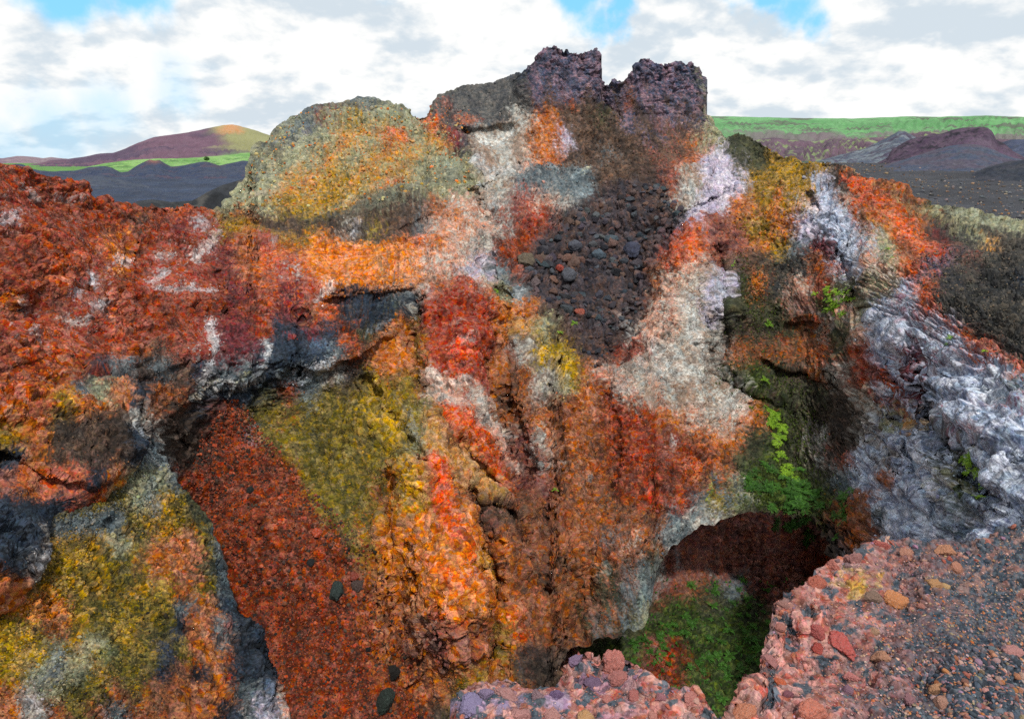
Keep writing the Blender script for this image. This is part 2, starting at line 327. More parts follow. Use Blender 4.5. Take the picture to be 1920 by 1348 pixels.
def mineral(u, v, cmap, strokes=(), seed=3, zones=()):
    """colour and stone-size weights for surface points with survey coordinates u, v"""
    x = u / 40.0; y = v / 40.0
    wx = fbm2(x * .6, y * .6, 4, seed) * .46
    wy = fbm2(x * .6 + 31, y * .6 + 17, 4, seed + 9) * .46
    hx_ = perlin2(x * 5.1, y * 5.1, seed + 31) * .26 + perlin2(x * 12.3, y * 12.3, seed + 32) * .30
    hy_ = perlin2(x * 5.1 + 9, y * 5.1, seed + 33) * .26 + perlin2(x * 12.3 + 5, y * 12.3, seed + 34) * .30
    gx = np.clip(x + wx + hx_ - .5, 0, 46.999); gy = np.clip(y + wy + hy_ - .5, 0, 32.999)
    ix = gx.astype(int); iy = gy.astype(int); fx = gx - ix; fy = gy - iy
    za = sstep(760, 480, u + (v - 600) * .25) * sstep(820, 640, v)               # level bedding on the left
    zc = sstep(1400, 1620, u + (v - 600) * .1)                                  # tilted bedding on the right
    zb = np.clip(1 - za - zc, 0, 1)
    ca, sa = math.cos(.62), math.sin(.62); cb, sb = math.cos(1.25), math.sin(1.25)
    fxx = za * x * .75 + zb * (x * cb + y * sb) * .38 + zc * (x * ca + y * sa) * .45
    fyy = za * y * 2.0 + zb * (-x * sb + y * cb) * 1.9 + zc * (-x * sa + y * ca) * 2.0
    F = np.stack([fbm2(fxx + 51 * k, fyy - 37 * k, 5, seed + 20 + 7 * k, .64) for k in range(5)])
    dith = np.stack([perlin2(x * 9 + 13 * k, y * 10, seed + 60 + k) + .8 * perlin2(x * 19 + 13 * k, y * 21, seed + 65 + k) for k in range(3)])
    Df = dith.reshape(3, -1)
    ar = np.arange(u.size).reshape(u.shape)
    Ff = F.reshape(5, -1)
    idx = ar.ravel()
    sc = []; ids = []
    for dy in (0, 1):
        for dx in (0, 1):
            L = cmap[iy + dy, ix + dx]
            w = (fx if dx else 1 - fx) * (fy if dy else 1 - fy)
            n = Ff[(L.ravel() % 5), idx].reshape(u.shape)
            sc.append(w + (.40 * n + .17 * Df[(L.ravel() % 3), idx].reshape(u.shape)) * (.3 + w)); ids.append(L)
    sc = np.stack(sc); sc = np.exp((sc - sc.max(0)) / .15); sc /= sc.sum(0)
    t1 = fbm2(x * 1.9 + 7, y * 2.2 + 3, 5, seed + 71, .66)
    t2 = fbm2(x * 7 + 70, y * 8 + 30, 3, seed + 81, .6)
    tone = .5 + .5 * (t1 * .7 + t2 * .7)
    col = 0; wts = 0
    for k in range(4):
        fr = FR[ids[k]]
        m = sstep(-.11, .11, fr + .06 - tone)[..., None]
        col = col + sc[k][..., None] * (C1[ids[k]] * (1 - m) + C2[ids[k]] * m)
        wts = wts + sc[k][..., None] * WT[ids[k]]
    # rock units: larger bodies with ragged borders
    dth = (dith[0] + dith[1]) * .5
    for k, pts, op, soft in zones:
        li = LET.index(k)
        px = np.array([p[0] for p in pts], float); py = np.array([p[1] for p in pts], float)
        R = 40
        sel = (u > px.min() - R) & (u < px.max() + R) & (v > py.min() - R) & (v < py.max() + R)
        if not sel.any():
            continue
        uu = u[sel] + wx[sel] * 16 + hx_[sel] * 18; vv = v[sel] + wy[sel] * 16 + hy_[sel] * 18
        d = np.full(uu.shape, 1e9); ins = np.zeros(uu.shape, bool)
        for i in range(len(pts)):
            ax, ay = px[i - 1], py[i - 1]; bx, by = px[i], py[i]
            ex, ey = bx - ax, by - ay
            t = np.clip(((uu - ax) * ex + (vv - ay) * ey) / (ex * ex + ey * ey + 1e-9), 0, 1)
            d = np.minimum(d, np.hypot(uu - ax - t * ex, vv - ay - t * ey))
            if ay != by:
                ins ^= ((ay > vv) != (by > vv)) & (uu < ex * (vv - ay) / (by - ay) + ax)
        d = np.where(ins, d, -d)
        m = sstep(-soft * 1.5, soft * 1.5, d + 14 * F[li % 5][sel] + 9 * dth[sel])
        m = m * sstep(1.05, .65, (1.06 - op) * 1.7 + .5 * dth[sel] + .6 * F[(li + 2) % 5][sel]) * .94
        tw = sstep(-.17, .17, FR[li] + .06 - (tone[sel] * .62 + .19 + .30 * F[(li + 1) % 5][sel]))[:, None]
        c = C1[li] * (1 - tw) + C2[li] * tw
        col[sel] = col[sel] * (1 - m[:, None]) + c * m[:, None]
        wts[sel] = wts[sel] * (1 - m[:, None]) + WT[li] * m[:, None]
    # veins, streaks and blotches with a shape of their own
    rag = F[0] * .5 + F[1] * .35 + t2 * .35
    rag2 = F[3] * .6 + t2 * .4
    for hx, wid, pts, op in strokes:
        cc = rock(hx) * .94
        xs = [p[0] for p in pts]; ys = [p[1] for p in pts]
        R = wid * 2.2 + 8
        sel = (u > min(xs) - R) & (u < max(xs) + R) & (v > min(ys) - R) & (v < max(ys) + R)
        if not sel.any():
            continue
        uu = u[sel] + wx[sel] * 12 + hx_[sel] * 22; vv = v[sel] + wy[sel] * 12 + hy_[sel] * 22
        d = np.full(uu.shape, 1e9)
        if len(pts) == 1:
            d = np.hypot(uu - xs[0], vv - ys[0])
        for (ax, ay), (bx, by) in zip(pts[:-1], pts[1:]):
            vx, vy = bx - ax, by - ay
            t = np.clip(((uu - ax) * vx + (vv - ay) * vy) / (vx * vx + vy * vy), 0, 1)
            d = np.minimum(d, np.hypot(uu - ax - t * vx, vv - ay - t * vy))
        m = sstep(1.0, .45, d / wid + rag[sel] * 1.0) * op * .88 * (.35 + .65 * sstep(-.22, .28, rag2[sel]))
        dark = (.72 + .5 * sstep(.0, .9, tone[sel]))[:, None]
        col[sel] = col[sel] * (1 - m[:, None]) + cc * dark * m[:, None]
    return col, wts


# ------------------------------------------------------------------ materials
def rock_material(name, s=1.0, var=1.0, bump=0.5, rough=0.93, huevar=0.03):
    m = bpy.data.materials.new(name); m.use_nodes = True
    t = NT(m.node_tree); t.n.clear()
    at = t.add('ShaderNodeAttribute', attribute_name='Col')
    tc = t.add('ShaderNodeTexCoord').outputs['Object']
    nz = t.add('ShaderNodeTexNoise', {'Vector': tc, 'Scale': 4.0 * s, 'Detail': 3.0})
    wv = t.add('ShaderNodeVectorMath', {0: nz.outputs['Color'], 1: (.12 / s, .12 / s, .12 / s)}, operation='MULTIPLY').outputs[0]
    pw = t.add('ShaderNodeVectorMath', {0: tc, 1: wv}, operation='ADD').outputs[0]
    v1 = t.add('ShaderNodeTexVoronoi', {'Vector': pw, 'Scale': 7.0 * s})
    v2 = t.add('ShaderNodeTexVoronoi', {'Vector': pw, 'Scale': 19.0 * s})
    n2 = t.add('ShaderNodeTexNoise', {'Vector': tc, 'Scale': 26.0 * s, 'Detail': 5.0, 'Roughness': .7})
    s1 = t.add('ShaderNodeSeparateColor', {0: v1.outputs['Color']}); s2 = t.add('ShaderNodeSeparateColor', {0: v2.outputs['Color']})
    val = t.math('ADD', t.math('MULTIPLY', t.math('SUBTRACT', s1.outputs[0], .5), .34 * var), t.math('MULTIPLY', t.math('SUBTRACT', s2.outputs[0], .5), .62 * var))
    val = t.math('ADD', val, t.math('MULTIPLY', t.math('SUBTRACT', n2.outputs[0], .5), .75 * var))
    val = t.math('MAXIMUM', t.math('ADD', val, 1.0), .25)
    hue = t.math('ADD', .5, t.math('MULTIPLY', t.math('SUBTRACT', s2.outputs[1], .5), huevar))
    sat = t.math('ADD', 1.02, t.math('MULTIPLY', t.math('SUBTRACT', s1.outputs[2], .5), .35))
    hs = t.add('ShaderNodeHueSaturation', {'Hue': hue, 'Saturation': sat, 'Value': val, 'Color': at.outputs['Color']})
    h = t.math('ADD', t.math('MULTIPLY', v2.outputs['Distance'], -.6), t.math('MULTIPLY', n2.outputs[0], .8))
    bp = t.add('ShaderNodeBump', {'Height': h, 'Strength': bump, 'Distance': .08 / s})
    bs = t.add('ShaderNodeBsdfPrincipled', {'Base Color': hs.outputs[0], 'Roughness': rough, 'Normal': bp.outputs[0], 'Specular IOR Level': .18})
    t.add('ShaderNodeOutputMaterial', {'Surface': bs.outputs[0]})
    return m


MAT_WALL = rock_material('crater_rock', 1.0, 1.0, .7)
MAT_NEAR = rock_material('rim_rock', 4.0, .9, .6)
MAT_FAR = rock_material('far_ground', .06, .55, .35)
MAT_STONE = rock_material('stone', 6.0, .6, .5)
MAT_CHIP = rock_material('rock_chips', 3.0, .35, .25)


def leaf_material(name, hx, hx2):
    m = bpy.data.materials.new(name); m.use_nodes = True
    t = NT(m.node_tree); t.n.clear()
    tc = t.add('ShaderNodeTexCoord').outputs['Object']
    nz = t.add('ShaderNodeTexNoise', {'Vector': tc, 'Scale': 9.0, 'Detail': 2.0}).outputs[0]
    oi = t.add('ShaderNodeObjectInfo').outputs['Random']
    f = t.math('ADD', t.ramp(nz, .3, .7), t.math('MULTIPLY', t.math('SUBTRACT', oi, .5), .7), clamp=True)
    c = t.mix(f, tuple(lin(hx)) + (1,), tuple(lin(hx2)) + (1,))
    bs = t.add('ShaderNodeBsdfPrincipled', {'Base Color': c, 'Roughness': .55, 'Specular IOR Level': .25})
    tr = t.add('ShaderNodeBsdfTranslucent', {'Color': c})
    mx = t.add('ShaderNodeMixShader', {0: .3, 1: bs.outputs[0], 2: tr.outputs[0]})
    t.add('ShaderNodeOutputMaterial', {'Surface': mx.outputs[0]})
    return m


MAT_FERN = leaf_material('fern_leaf', '55801e', '93b834')
MAT_FERN_DARK = leaf_material('shaded_fern_leaf', '2a4c1e', '4c7c2c')
MAT_MOSS = leaf_material('moss_leaf', '343f1e', '5a6a2c')


# ------------------------------------------------------------------ mesh helpers
def make_obj(name, verts, faces, mat, cols=None, smooth=True, kind=None, label=None, cat=None, group=None, parent=None):
    me = bpy.data.meshes.new(name)
    verts = np.ascontiguousarray(verts, np.float32).reshape(-1, 3)
    faces = np.ascontiguousarray(faces, np.int32)
    nf, k = faces.shape
    me.vertices.add(len(verts)); me.vertices.foreach_set('co', verts.ravel())
    me.loops.add(nf * k); me.loops.foreach_set('vertex_index', faces.ravel())
    me.polygons.add(nf); me.polygons.foreach_set('loop_start', np.arange(0, nf * k, k, dtype=np.int32))
    me.polygons.foreach_set('loop_total', np.full(nf, k, np.int32))
    me.polygons.foreach_set('use_smooth', np.full(nf, smooth))
    me.update(calc_edges=True)
    if cols is not None:
        a = me.attributes.new('Col', 'FLOAT_COLOR', 'POINT')
        rgba = np.ones((len(verts), 4), np.float32); rgba[:, :3] = cols.reshape(-1, 3)
        a.data.foreach_set('color', rgba.ravel())
    me.materials.append(mat)
    o = bpy.data.objects.new(name, me); COL.objects.link(o)
    if parent: o.parent = parent
    tag(o, label, cat, group, kind)
    return o


def tag(o, label=None, cat=None, group=None, kind=None):
    for k, val in (('label', label), ('category', cat), ('group', group), ('kind', kind)):
        if val: o[k] = val


def grid_faces(nr, nc):
    a = np.arange(nr * nc).reshape(nr, nc)
    return np.stack([a[:-1, :-1], a[1:, :-1], a[1:, 1:], a[:-1, 1:]], -1).reshape(-1, 4)


def grid_normals(P):
    du = np.gradient(P, axis=1); dv = np.gradient(P, axis=0)
    n = np.cross(dv, du)
    n /= np.linalg.norm(n, axis=-1, keepdims=True) + 1e-9
    return n


def depth_field(ctrl):
    """smooth distance field through surveyed points (u, v, metres)"""
    c = np.array(ctrl, float)
    X = c[:, :2] / 100.0; L = np.log(c[:, 2])
    r = np.linalg.norm(X[:, None] - X[None], axis=-1)
    A = np.zeros((len(c) + 3, len(c) + 3)); A[:len(c), :len(c)] = -r - np.eye(len(c)) * .02
    Pm = np.c_[np.ones(len(c)), X]; A[:len(c), len(c):] = Pm; A[len(c):, :len(c)] = Pm.T
    W = np.linalg.solve(A, np.r_[L, 0, 0, 0])

    gu = np.arange(-320, 2300, 10.0); gv = np.arange(0, 1560, 10.0)
    GX, GY = np.meshgrid(gu / 100, gv / 100)
    q = np.stack([GX, GY], -1)
    val = W[-3] + q @ W[-2:]
    for k in range(len(c)):
        val = val - W[k] * np.hypot(q[..., 0] - X[k, 0], q[..., 1] - X[k, 1])
    for _ in range(3):      # soften the cusps
        val[1:-1, 1:-1] = (val[1:-1, 1:-1] * 4 + val[:-2, 1:-1] + val[2:, 1:-1] + val[1:-1, :-2] + val[1:-1, 2:]) / 8

    def f(u, v):
        a = np.clip((u + 320) / 10, 0, len(gu) - 1.001); b = np.clip(v / 10, 0, len(gv) - 1.001)
        i = a.astype(int); j = b.astype(int); s = a - i; t = b - j
        return np.exp(val[j, i] * (1 - s) * (1 - t) + val[j, i + 1] * s * (1 - t) + val[j + 1, i] * (1 - s) * t + val[j + 1, i + 1] * s * t)
    return f


def interp(pts):
    xs = np.array([p[0] for p in pts], float); ys = np.array([p[1] for p in pts], float)
    return lambda u: np.interp(u, xs, ys)


def surface(ugrid, vgrid, depth, back_rows, back_slope=(.35, 1.1), ledges=(), cracks=()):
    """points of a rock face; the first rows run over the crest and down its outer side"""
    d = depth(ugrid, vgrid)
    for pts, amp, decay in ledges:
        xs = [p[0] for p in pts]
        s = vgrid - interp(pts)(ugrid) + 5 * perlin2(ugrid / 23, ugrid * 0 + amp * 91, 5)
        win = sstep(xs[0] - 10, xs[0] + 25, ugrid) * sstep(xs[-1] + 10, xs[-1] - 25, ugrid)
        d = d * (1 + amp * win * sstep(0, 10, s) * np.exp(-np.maximum(s, 0) / decay))
    for pts, wid, dep in cracks:
        uu = ugrid + 5 * perlin2(ugrid / 18, vgrid / 18, 8); vv = vgrid + 5 * perlin2(ugrid / 18 + 40, vgrid / 18, 9)
        m = np.full(ugrid.shape, 1e9)
        for (ax, ay), (bx, by) in zip(pts[:-1], pts[1:]):
            vx, vy = bx - ax, by - ay
            t = np.clip(((uu - ax) * vx + (vv - ay) * vy) / (vx * vx + vy * vy), 0, 1)
            m = np.minimum(m, np.hypot(uu - ax - t * vx, vv - ay - t * vy))
        d = d + dep * (.55 if wid < 9 else .85) * sstep(wid, wid * .1, m)
    P = CAM + ray(ugrid, vgrid) * d[..., None]
    if back_rows:
        crest = P[0]
        out = crest - CAM; out[:, 2] = 0; out /= np.linalg.norm(out, axis=1, keepdims=True)
        s = np.concatenate([[0], np.cumsum(.05 * 1.33 ** np.arange(back_rows))])[1:]
        rows = []
        for k in range(back_rows - 1, -1, -1):
            drop = back_slope[0] * s[k] + (back_slope[1] - back_slope[0]) * s[k] ** 2 / (s[k] + 1.5)
            q = crest + out * s[k]; q[:, 2] -= drop
            rows.append(q)
        P = np.concatenate([np.array(rows), P], 0)
    return P


def rough(P, wts, big=1.0, s=1.0, fine=1.0, seed=0, dip=None, flute=None):
    """break the smooth face up into buttresses, plates, blocks and cinders"""
    shp = P.shape[:2]
    n = grid_normals(P)
    P = P + n * (big * (.42 * fbm3(P / 3.6 / s, 3, seed + 1) + .22 * fbm3(P / 1.2 / s, 3, seed + 5)))[..., None] * s
    n = grid_normals(P)
    warp = np.stack([fbm3(P * 1.6 / s + 9 * k, 2, seed + 11 + k) for k in range(3)], -1) * .09 * s
    Q = P + warp
    if dip is not None:                       # tilted bedding of the right-hand wall
        ca, sa = np.cos(dip), np.sin(dip)
        Q = np.stack([Q[..., 0] * ca - Q[..., 2] * sa, Q[..., 1], Q[..., 0] * sa + Q[..., 2] * ca], -1)
    d1, d2, r = cells(Q * np.array([1.25, 1.25, 3.9]) / s, seed + 2)              # thin overlapping plates
    flake = (.55 - d1) * .7 + (r - .5) * .75
    e1, e2, r2 = cells(Q * 2.0 / s, seed + 3)                                      # blocks
    block = (.6 - e1) * .8 + (r2 - .5) * .55 - .35 * sstep(.12, .0, e2 - e1)
    g1, g2, r3 = cells(Q * 6.2 / s, seed + 4)                                      # cinders
    gran = (.6 - g1) + (r3 - .5) * .7
    f1, f2, r4 = cells(Q * np.array([3.6, 3.6, 9.5]) / s, seed + 6)
    fl2 = (.55 - f1) * .6 + (r4 - .5) * .8
    mid = fbm3(P * 3.2 / s, 3, seed + 8)
    ridg = .5 - 2.2 * np.abs(fbm3(Q * np.array([1.1, 1.1, 1.9]) / s, 4, seed + 14))
    h = wts[..., 0] * (.20 * flake + .035 * fl2) + wts[..., 1] * .15 * block + (wts[..., 2] * .062 + .022) * gran + .06 * mid + (.05 + .07 * wts[..., 1]) * ridg
    tone = 1 + wts[..., 0] * ((r - .5) * .45 + (r4 - .5) * .22) + wts[..., 1] * (r2 - .5) * .55 + (.35 + .65 * wts[..., 2]) * (r3 - .5) * .75
    mod = .40 + 1.15 * sstep(-.28, .30, fbm3(P * .5 / s, 3, seed + 41))          # smooth faces beside broken ones
    h = h * mod
    tone = 1 + (tone - 1) * (.55 + .5 * mod)
    if dip is not None:
        sl = np.abs(fbm3(Q * np.array([.26, .13, 1.25]), 3, seed + 31)); sl2 = np.abs(fbm3(Q * np.array([.6, .28, 3.2]), 3, seed + 33))
        h = h + (dip / .6) * (.17 * sstep(.0, .26, sl) - .10)
    if flute is not None:
        fl = np.abs(fbm3(Q * np.array([.75, .75, .16]), 4, seed + 35)); fl3 = np.abs(fbm3(Q * np.array([2.1, 2.1, .5]), 3, seed + 37))
        h = h + flute * (.16 * sstep(.0, .40, fl) + .06 * sstep(.0, .3, fl3) - .1)
    return P + n * (h * fine * s)[..., None], np.clip(tone, .3, 1.9)[..., None] * (1 + (r3[..., None] - .5) * np.array([.16, -.02, -.14]))


KEEP = {}


def column_sheet(name, u0, u1, du, vtop, vbot, nv, depth, cmap, strokes, back_rows=16, ledges=(), cracks=(),
                 big=1.0, s=1.0, fine=1.0, seed=0, kind='structure', mat=None, offset=None, back_slope=(.35, 1.1), **lab):
    us = np.arange(u0, u1, du)
    t = np.linspace(0, 1, nv)[:, None]
    U = np.broadcast_to(us, (nv, len(us))).copy(); V = vtop(us) + (vbot(us) - vtop(us)) * t
    return finish_sheet(name, U, V, depth, cmap, strokes, back_rows, ledges, cracks, big, s, fine, seed, kind, mat, back_slope, lab)


def finish_sheet(name, U, V, depth, cmap, strokes, back_rows, ledges, cracks, big, s, fine, seed, kind, mat, back_slope, lab):
    P = surface(U, V, depth, back_rows, back_slope, ledges, cracks)
    if callable(cmap):
        col, wts = cmap(U, V)
    else:
        col, wts = mineral(U, V, cmap, strokes, 3, ZONES if name in ('crater_wall', 'rock_crag') else ())
    if back_rows:
        col = np.concatenate([np.repeat(col[:1], back_rows, 0), col], 0)
        wts = np.concatenate([np.repeat(wts[:1], back_rows, 0), wts], 0)
    dip = flute = None
    if name == 'crater_wall':
        flute = sstep(560, 720, U) * (1 - .65 * sstep(1080, 1180, U)) * sstep(1460, 1360, U) * sstep(480, 620, V)
        flute = np.concatenate([np.repeat(flute[:1], back_rows, 0), flute], 0)
        dip = math.radians(34) * sstep(1450, 1640, U) * sstep(500, 640, V - (U - 1700) * .4)
        dip = np.concatenate([np.repeat(dip[:1], back_rows, 0), dip], 0)
    P, tn = rough(P, wts, big, s, fine, seed, dip, flute)
    col = col * tn
    o = make_obj(name, P, grid_faces(*P.shape[:2]), mat or MAT_WALL, col, True, kind, **lab)
    KEEP[name] = (col[back_rows:], wts[back_rows:])
    return o, P[back_rows:], U, V


class Finder:
    """looks up a built surface: survey coordinates -> point and normal in the scene"""
    def __init__(self, P, U, V):
        self.P, self.U, self.V = P, U, V
        self.N = grid_normals(P)

    def at(self, u, v):
        c = int(np.argmin(np.abs(self.U[0] - u))) if abs(self.U[0, 0] - self.U[-1, 0]) < 1e-6 else None
        if c is None:
            k = int(np.argmin((self.U - u) ** 2 + (self.V - v) ** 2)); r, c = divmod(k, self.U.shape[1])
        else:
            r = int(np.argmin(np.abs(self.V[:, c] - v)))
        r0, r1 = max(r - 4, 0), r + 5; c0, c1 = max(c - 4, 0), c + 5
        n = self.N[r0:r1, c0:c1].mean((0, 1)); n = n / np.linalg.norm(n)
        p = self.P[r0:r1, c0:c1].mean((0, 1))
        if n @ (CAM - p) < 0: n = -n
        return p, n

# ------------------------------------------------------------------ the crater wall
CREST = [(-330, 262), (-120, 288), (0, 303), (40, 309), (60, 315), (110, 336), (150, 350), (162, 355), (166, 372), (190, 381), (230, 387), (270, 386), (330, 385), (360, 384),
         (385, 389), (402, 397), (412, 394), (440, 370), (464, 338), (474, 305), (484, 282), (500, 260), (520, 238), (540, 222), (570, 209), (600, 200),
         (640, 190), (680, 184), (700, 184), (728, 189), (740, 194), (756, 206), (775, 215), (800, 218), (804, 208), (814, 192), (828, 178), (860, 166), (900, 161),
         (930, 158), (960, 152), (985, 140), (1010, 150), (1060, 165), (1125, 175), (1200, 185), (1300, 220), (1330, 222), (1345, 250), (1362, 262), (1370, 257), (1388, 254), (1410, 262), (1430, 272), (1455, 287), (1480, 298),
         (1510, 302), (1540, 303), (1562, 304), (1585, 310), (1615, 326), (1647, 341), (1690, 357), (1715, 370), (1740, 384), (1762, 395), (1775, 397), (1815, 402), (1865, 411), (1920, 417), (2050, 436), (2260, 480)]
ARCH = [(-330, 1430), (1030, 1430), (1048, 1300), (1062, 1238), (1100, 1208), (1150, 1196), (1190, 1176), (1212, 1150), (1222, 1122), (1229, 1075), (1243, 1045), (1270, 1022),
        (1303, 1000), (1340, 984), (1362, 975), (1400, 968), (1440, 966), (1480, 970), (1515, 980), (1545, 1000), (1562, 1030), (1575, 1075), (1590, 1130), (1640, 1260), (1720, 1430), (2260, 1430)]
WALL_DEPTH = [
    # red ridge on the left
    (-300, 270, 13), (-300, 700, 10), (-300, 1100, 7.5), (0, 303, 16.5), (0, 380, 15.6), (0, 500, 14.2), (0, 700, 12.6), (0, 850, 11.2), (0, 950, 10.4), (60, 1050, 9.7), (0, 1120, 9.0),
    (160, 350, 20), (160, 500, 17.2), (150, 650, 15), (150, 800, 13.2), (140, 930, 11.4), (215, 915, 12.2), (265, 845, 13.6), (285, 790, 14.6),
    (300, 386, 24), (300, 480, 20.5), (300, 600, 18), (290, 700, 16), (400, 400, 27), (410, 480, 23), (410, 600, 20), (400, 715, 18), (440, 715, 18.4),
    # saddle and dome
    (430, 392, 31), (480, 400, 30), (560, 420, 28.5), (650, 440, 26.5), (520, 470, 25), (600, 480, 23.8), (700, 500, 23), (500, 560, 21.5), (600, 600, 20.8), (550, 680, 19.4), (640, 670, 20.2), (700, 645, 20.8),
    (470, 330, 35), (540, 225, 39), (640, 190, 41), (740, 195, 41), (500, 330, 34), (600, 260, 36.5), (600, 340, 32.5), (700, 260, 36), (700, 340, 32), (790, 218, 40), (800, 290, 34), (850, 340, 30.5), (760, 385, 28.5),
    (850, 170, 41), (940, 158, 40), (860, 215, 36.5), (960, 210, 36.5), (880, 250, 35.4), (940, 260, 35.6), (900, 330, 32), (860, 380, 28.5), (800, 450, 25.5), (870, 450, 26), (880, 520, 23.8), (780, 540, 22.6), (930, 420, 29), (930, 520, 25.5),
    # under the crags, the scree chute
    (1060, 200, 37), (1060, 260, 35.5), (1250, 200, 36.5), (1250, 260, 35), (1010, 300, 34), (1150, 320, 34), (1100, 400, 32), (1200, 380, 32), (1000, 400, 31), (990, 470, 28.8), (1100, 500, 29), (1230, 440, 29.5), (1200, 520, 27.8), (1100, 600, 26.2), (1020, 560, 26.5), (1150, 640, 25), (1120, 700, 23.8),
    (1330, 215, 36.5), (1320, 280, 33.5), (1340, 340, 30.5), (1280, 390, 29), (1360, 290, 34), (1390, 258, 37),
    # grey-white buttress
    (1310, 430, 26.5), (1270, 480, 25.2), (1300, 560, 23.6), (1230, 540, 25), (1250, 640, 22.8), (1320, 640, 22.6), (1345, 560, 24.2), (1345, 660, 23.8), (1230, 720, 22), (1320, 720, 21.8), (1180, 700, 23), (1370, 770, 21.2), (1290, 790, 20.6),
    # right-hand wall
    (1400, 450, 27.5), (1400, 560, 26), (1400, 660, 25), (1450, 600, 25.4), (1480, 700, 24), (1450, 800, 22.6), (1500, 860, 21.4), (1560, 800, 21.8), (1580, 700, 22.2),
    (1480, 300, 31), (1560, 306, 28.5), (1500, 400, 27), (1560, 450, 25.2), (1560, 570, 23.6), (1620, 335, 26.5), (1620, 480, 23), (1640, 600, 20.8), (1720, 390, 24), (1720, 480, 21.4), (1720, 600, 18.4),
    (1780, 399, 27), (1920, 418, 27.5), (2100, 440, 26), (1800, 440, 22.5), (1920, 450, 22.5), (1800, 540, 18.5), (1800, 640, 15.6), (1920, 495, 19), (1920, 600, 15.2), (1920, 720, 12.6), (2200, 620, 13), (2200, 800, 9.5), (2200, 1100, 7),
    (1640, 720, 18.8), (1720, 720, 15.8), (1700, 800, 15.2), (1800, 760, 13.6), (1640, 850, 17.4), (1640, 950, 16.2), (1720, 900, 13.8), (1800, 880, 11.8), (1900, 850, 10.4), (1900, 960, 9.2), (1760, 1000, 11.5), (1650, 1050, 14),
    # above and beside the cave
    (1420, 900, 20), (1440, 966, 19.2), (1520, 930, 19.8), (1545, 1000, 18.4), (1590, 960, 17.8), (1340, 900, 19), (1303, 1000, 17.8), (1243, 1045, 16.9), (1222, 1120, 16.0), (1190, 1170, 15.6), (1100, 1208, 15.6), (1060, 1238, 15.2),
    # central ribs and brown face
    (1200, 800, 21), (1100, 760, 22), (1040, 700, 23.4), (1100, 900, 19.4), (1200, 900, 19.2), (1250, 960, 18.2), (1180, 1030, 17), (1100, 1040, 17), (1020, 1000, 17.8), (1020, 1120, 16.4), (1000, 1240, 15.4), (960, 1180, 15.8), (940, 1080, 16.6), (980, 880, 20), (960, 760, 21.6), (960, 640, 23.4), (950, 580, 24.4),
    (860, 545, 22.6), (870, 620, 21), (890, 700, 20.2), (880, 770, 19.6), (800, 600, 22.4), (760, 660, 21.6), (720, 640, 21.8), (790, 700, 21), (900, 860, 19.2), (930, 930, 18.2), (860, 900, 18), (800, 850, 17.6), (780, 900, 17), (840, 960, 16.4),
    (760, 960, 16.8), (800, 1050, 15.2), (860, 1100, 14.7), (900, 1150, 14.9), (830, 1170, 14.2), (760, 1150, 15.6), (880, 1220, 14.5), (920, 1210, 15.8), (850, 1290, 14.6), (920, 1320, 14.8), (790, 1290, 15),
    # gully
    (420, 760, 18.9), (500, 760, 19.8), (620, 740, 20.5), (700, 760, 20.5), (500, 830, 19.3), (650, 850, 19.2), (720, 900, 18.2), (360, 850, 17.4), (420, 920, 18), (500, 1000, 17), (620, 1000, 17.2), (690, 1050, 16.6), (560, 1120, 15.8), (660, 1160, 15.4), (600, 1280, 14.4), (720, 1280, 14.4), (560, 1400, 13.8), (900, 1430, 13.6), (740, 1400, 13.8),
    (200, 1100, 15.5), (100, 1300, 14), (320, 1300, 14), (320, 1000, 17), (-300, 1400, 12),
]
LEDGES = [
    ([(-60, 1120), (60, 1060), (140, 992), (215, 928), (265, 858), (285, 800), (330, 772), (400, 722), (440, 722), (500, 702), (550, 690), (600, 695), (640, 680), (700, 655), (760, 600)], .018, 100),
    ([(600, 560), (640, 548), (700, 545), (760, 540), (800, 520)], .025, 40),
    ([(-40, 830), (30, 850), (90, 885), (170, 905), (240, 880)], .03, 60),
    ([(130, 690), (200, 702), (260, 700), (310, 690), (380, 665), (420, 650)], .02, 50),
    ([(850, 236), (880, 238), (930, 232), (975, 225)], .02, 40),
    ([(1470, 600), (1500, 598), (1540, 608), (1580, 640)], .03, 45),
    ([(1420, 668), (1480, 690), (1540, 700), (1600, 720)], .025, 45),
    ([(1640, 735), (1700, 760), (1760, 780), (1830, 820), (1920, 860)], .03, 50),
    ([(1330, 690), (1380, 720), (1440, 745), (1500, 760)], .02, 50),
    ([(640, 440), (700, 435), (780, 410), (830, 385)], .012, 50),
    ([(410, 398), (460, 404), (540, 412), (620, 402), (700, 380)], .01, 30),
    ([(905, 935), (950, 945), (985, 960)], .04, 60),
]
